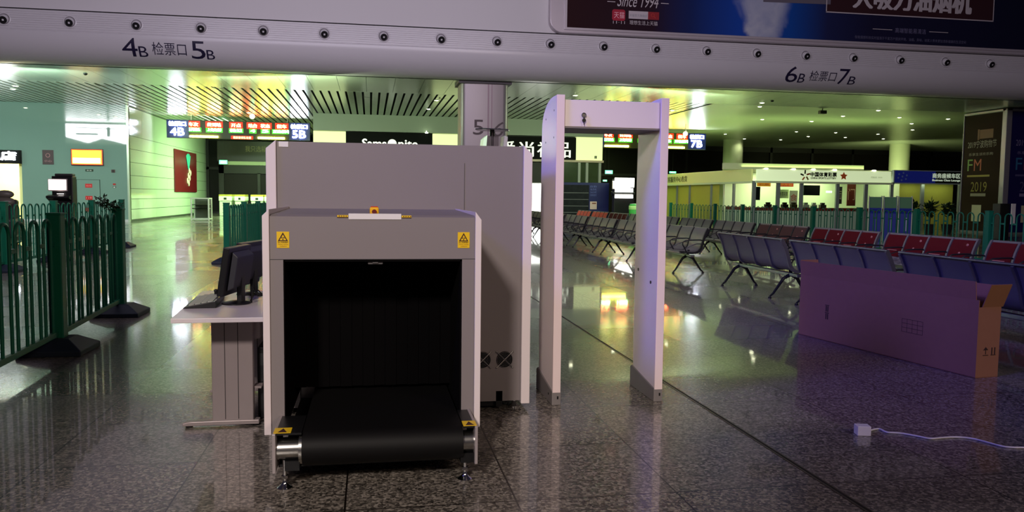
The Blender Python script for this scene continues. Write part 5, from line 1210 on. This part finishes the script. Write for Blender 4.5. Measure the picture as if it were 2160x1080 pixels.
# =================================================================== CEILING FITTINGS
def downlight():
    t = thing('downlight', '', 'downlight', (0, 0, 0), 0, 'round ceiling downlights')
    MB().lathe([(0.13, 0.0), (0.13, -0.018), (0.10, -0.018), (0.09, -0.004)], n=24).build('rim', mat('downlight_rim', (206, 208, 196), 0.4), t, True)
    MB().lathe([(0.095, -0.006), (0.06, -0.022), (0.0001, -0.028)], n=24).build('lens', E_LAMP, t, True)
    return t
dl0 = downlight(); dl_used = [False]
def place_dl(x, y, label, power=0, col=(0.92, 1.0, 0.62)):
    if not dl_used[0]: dl_used[0] = True; dl0.location = (x, y, CEIL); dl0['label'] = label
    else: dup(dl0, (x, y, CEIL), label=label)
    if power:
        d = bpy.data.lights.new('downlight_beam', 'SPOT'); d.energy = power; d.color = col; d.spot_size = radians(140); d.spot_blend = 0.6; d.shadow_soft_size = 0.08
        o = bpy.data.objects.new('downlight_beam', d); COL.objects.link(o); o.location = (x, y, CEIL-0.05)
right = [(17.71, 34.69), (20.67, 40.16), (23.66, 40.37), (23.66, 37.44), (23.72, 34.64), (26.73, 37.28), (29.48, 40.04), (32.09, 43.47), (29.5, 37.23), (26.41, 46.79), (29.12, 50.03), (29.06, 46.7), (31.84, 50.0), (32.15, 46.88), (34.94, 50.34), (40.11, 56.0), (23.09, 49.89), (26.15, 53.38), (28.95, 53.4), (14.48, 37.31), (17.1, 33.3), (11.3, 35.9), (8.5, 33.0)]
for i, (x, y) in enumerate(sorted(right)):
    place_dl(x, y, 'small round glowing downlight in the green right ceiling, %s from left' % ORD[i], 55 if i % 2 == 0 else 0)
for i, (x, y) in enumerate(((-14.74, 37.1), (-14.2, 45.5-9.5), (2.95, 36.3), (2.85, 40.0), (-6.3, 44.5), (-17.4, 39.8))):
    place_dl(x, y, 'round glowing downlight in slotted ceiling, %s' % ['far left before teal wall', 'left of the orange glow', 'nearer one beside the column', 'farther one beside the column', 'above the left departure board', 'outermost at left'][i], 70, (0.8, 1.0, 0.72))
q = U(532, 249, Y=44); t = thing('ceiling_globe', 'white globe lamp hanging from ceiling before left departure board', 'camera', (q.x, 44.0, CEIL))
MB().cyl((0, 0, 0), (0, 0, -0.12), 0.02, 8).build('stem', PLW, t, True); MB().ball((0, 0, -0.24), 0.14, 16).build('globe', mat('globe_glow', (255, 246, 220), 0.4, emit=(255, 240, 200), strength=2.0), t, True)  # glowing bulb of a globe lamp
q = U(1446, 273, Y=44); t = thing('ceiling_globe', 'white globe camera hanging from ceiling before right departure board', 'camera', (q.x, 44.0, CEIL))
MB().cyl((0, 0, 0), (0, 0, -0.45), 0.02, 8).build('stem', PLW, t, True); MB().ball((0, 0, -0.55), 0.14, 16).build('globe', mat('globe_glow', (255, 246, 220), 0.4), t, True)  # camera dome takes the bulb's glow too, though it is no lamp
q = U(1735, 234, Z=CEIL-0.12); t = thing('ceiling_camera', 'dark box camera hanging under the green right ceiling', 'camera', (q.x, q.y, CEIL))
MB().cyl((0, 0, 0), (0, 0, -0.1), 0.02, 8).build('bracket', BLACK, t); MB().box(-0.16, 0.16, -0.12, 0.12, -0.26, -0.1).build('body', mat('camera_green', (40, 48, 24), 0.5), t, bevel=0.02)
for px, py, lab in ((180, 155, 'small black ceiling sensor in orange glow at left'), (1629, 212, 'small black ceiling sensor above right downlights')):
    q = U(px, py, Z=CEIL); tag(MB().lathe([(0.07, 0.0), (0.07, -0.03), (0.04, -0.06), (0.0001, -0.065)], (q.x, q.y, CEIL), n=18).build('ceiling_sensor', mat('sensor_black', (14, 10, 8), 0.5), None, True), lab, 'sensor', 'ceiling sensors')
m = MB()
for px, py in ((214, 181), (225, 193), (285, 180), (297, 196), (320, 196), (455, 186), (770, 205), (930, 208)):
    q = U(px, py, Z=CEIL); m.box(q.x-0.10, q.x+0.25, q.y-0.02, q.y+0.02, CEIL-0.004, CEIL).box(q.x-0.10, q.x-0.06, q.y-0.5, q.y, CEIL-0.004, CEIL)
struct(m.build('trim_14', VOID))
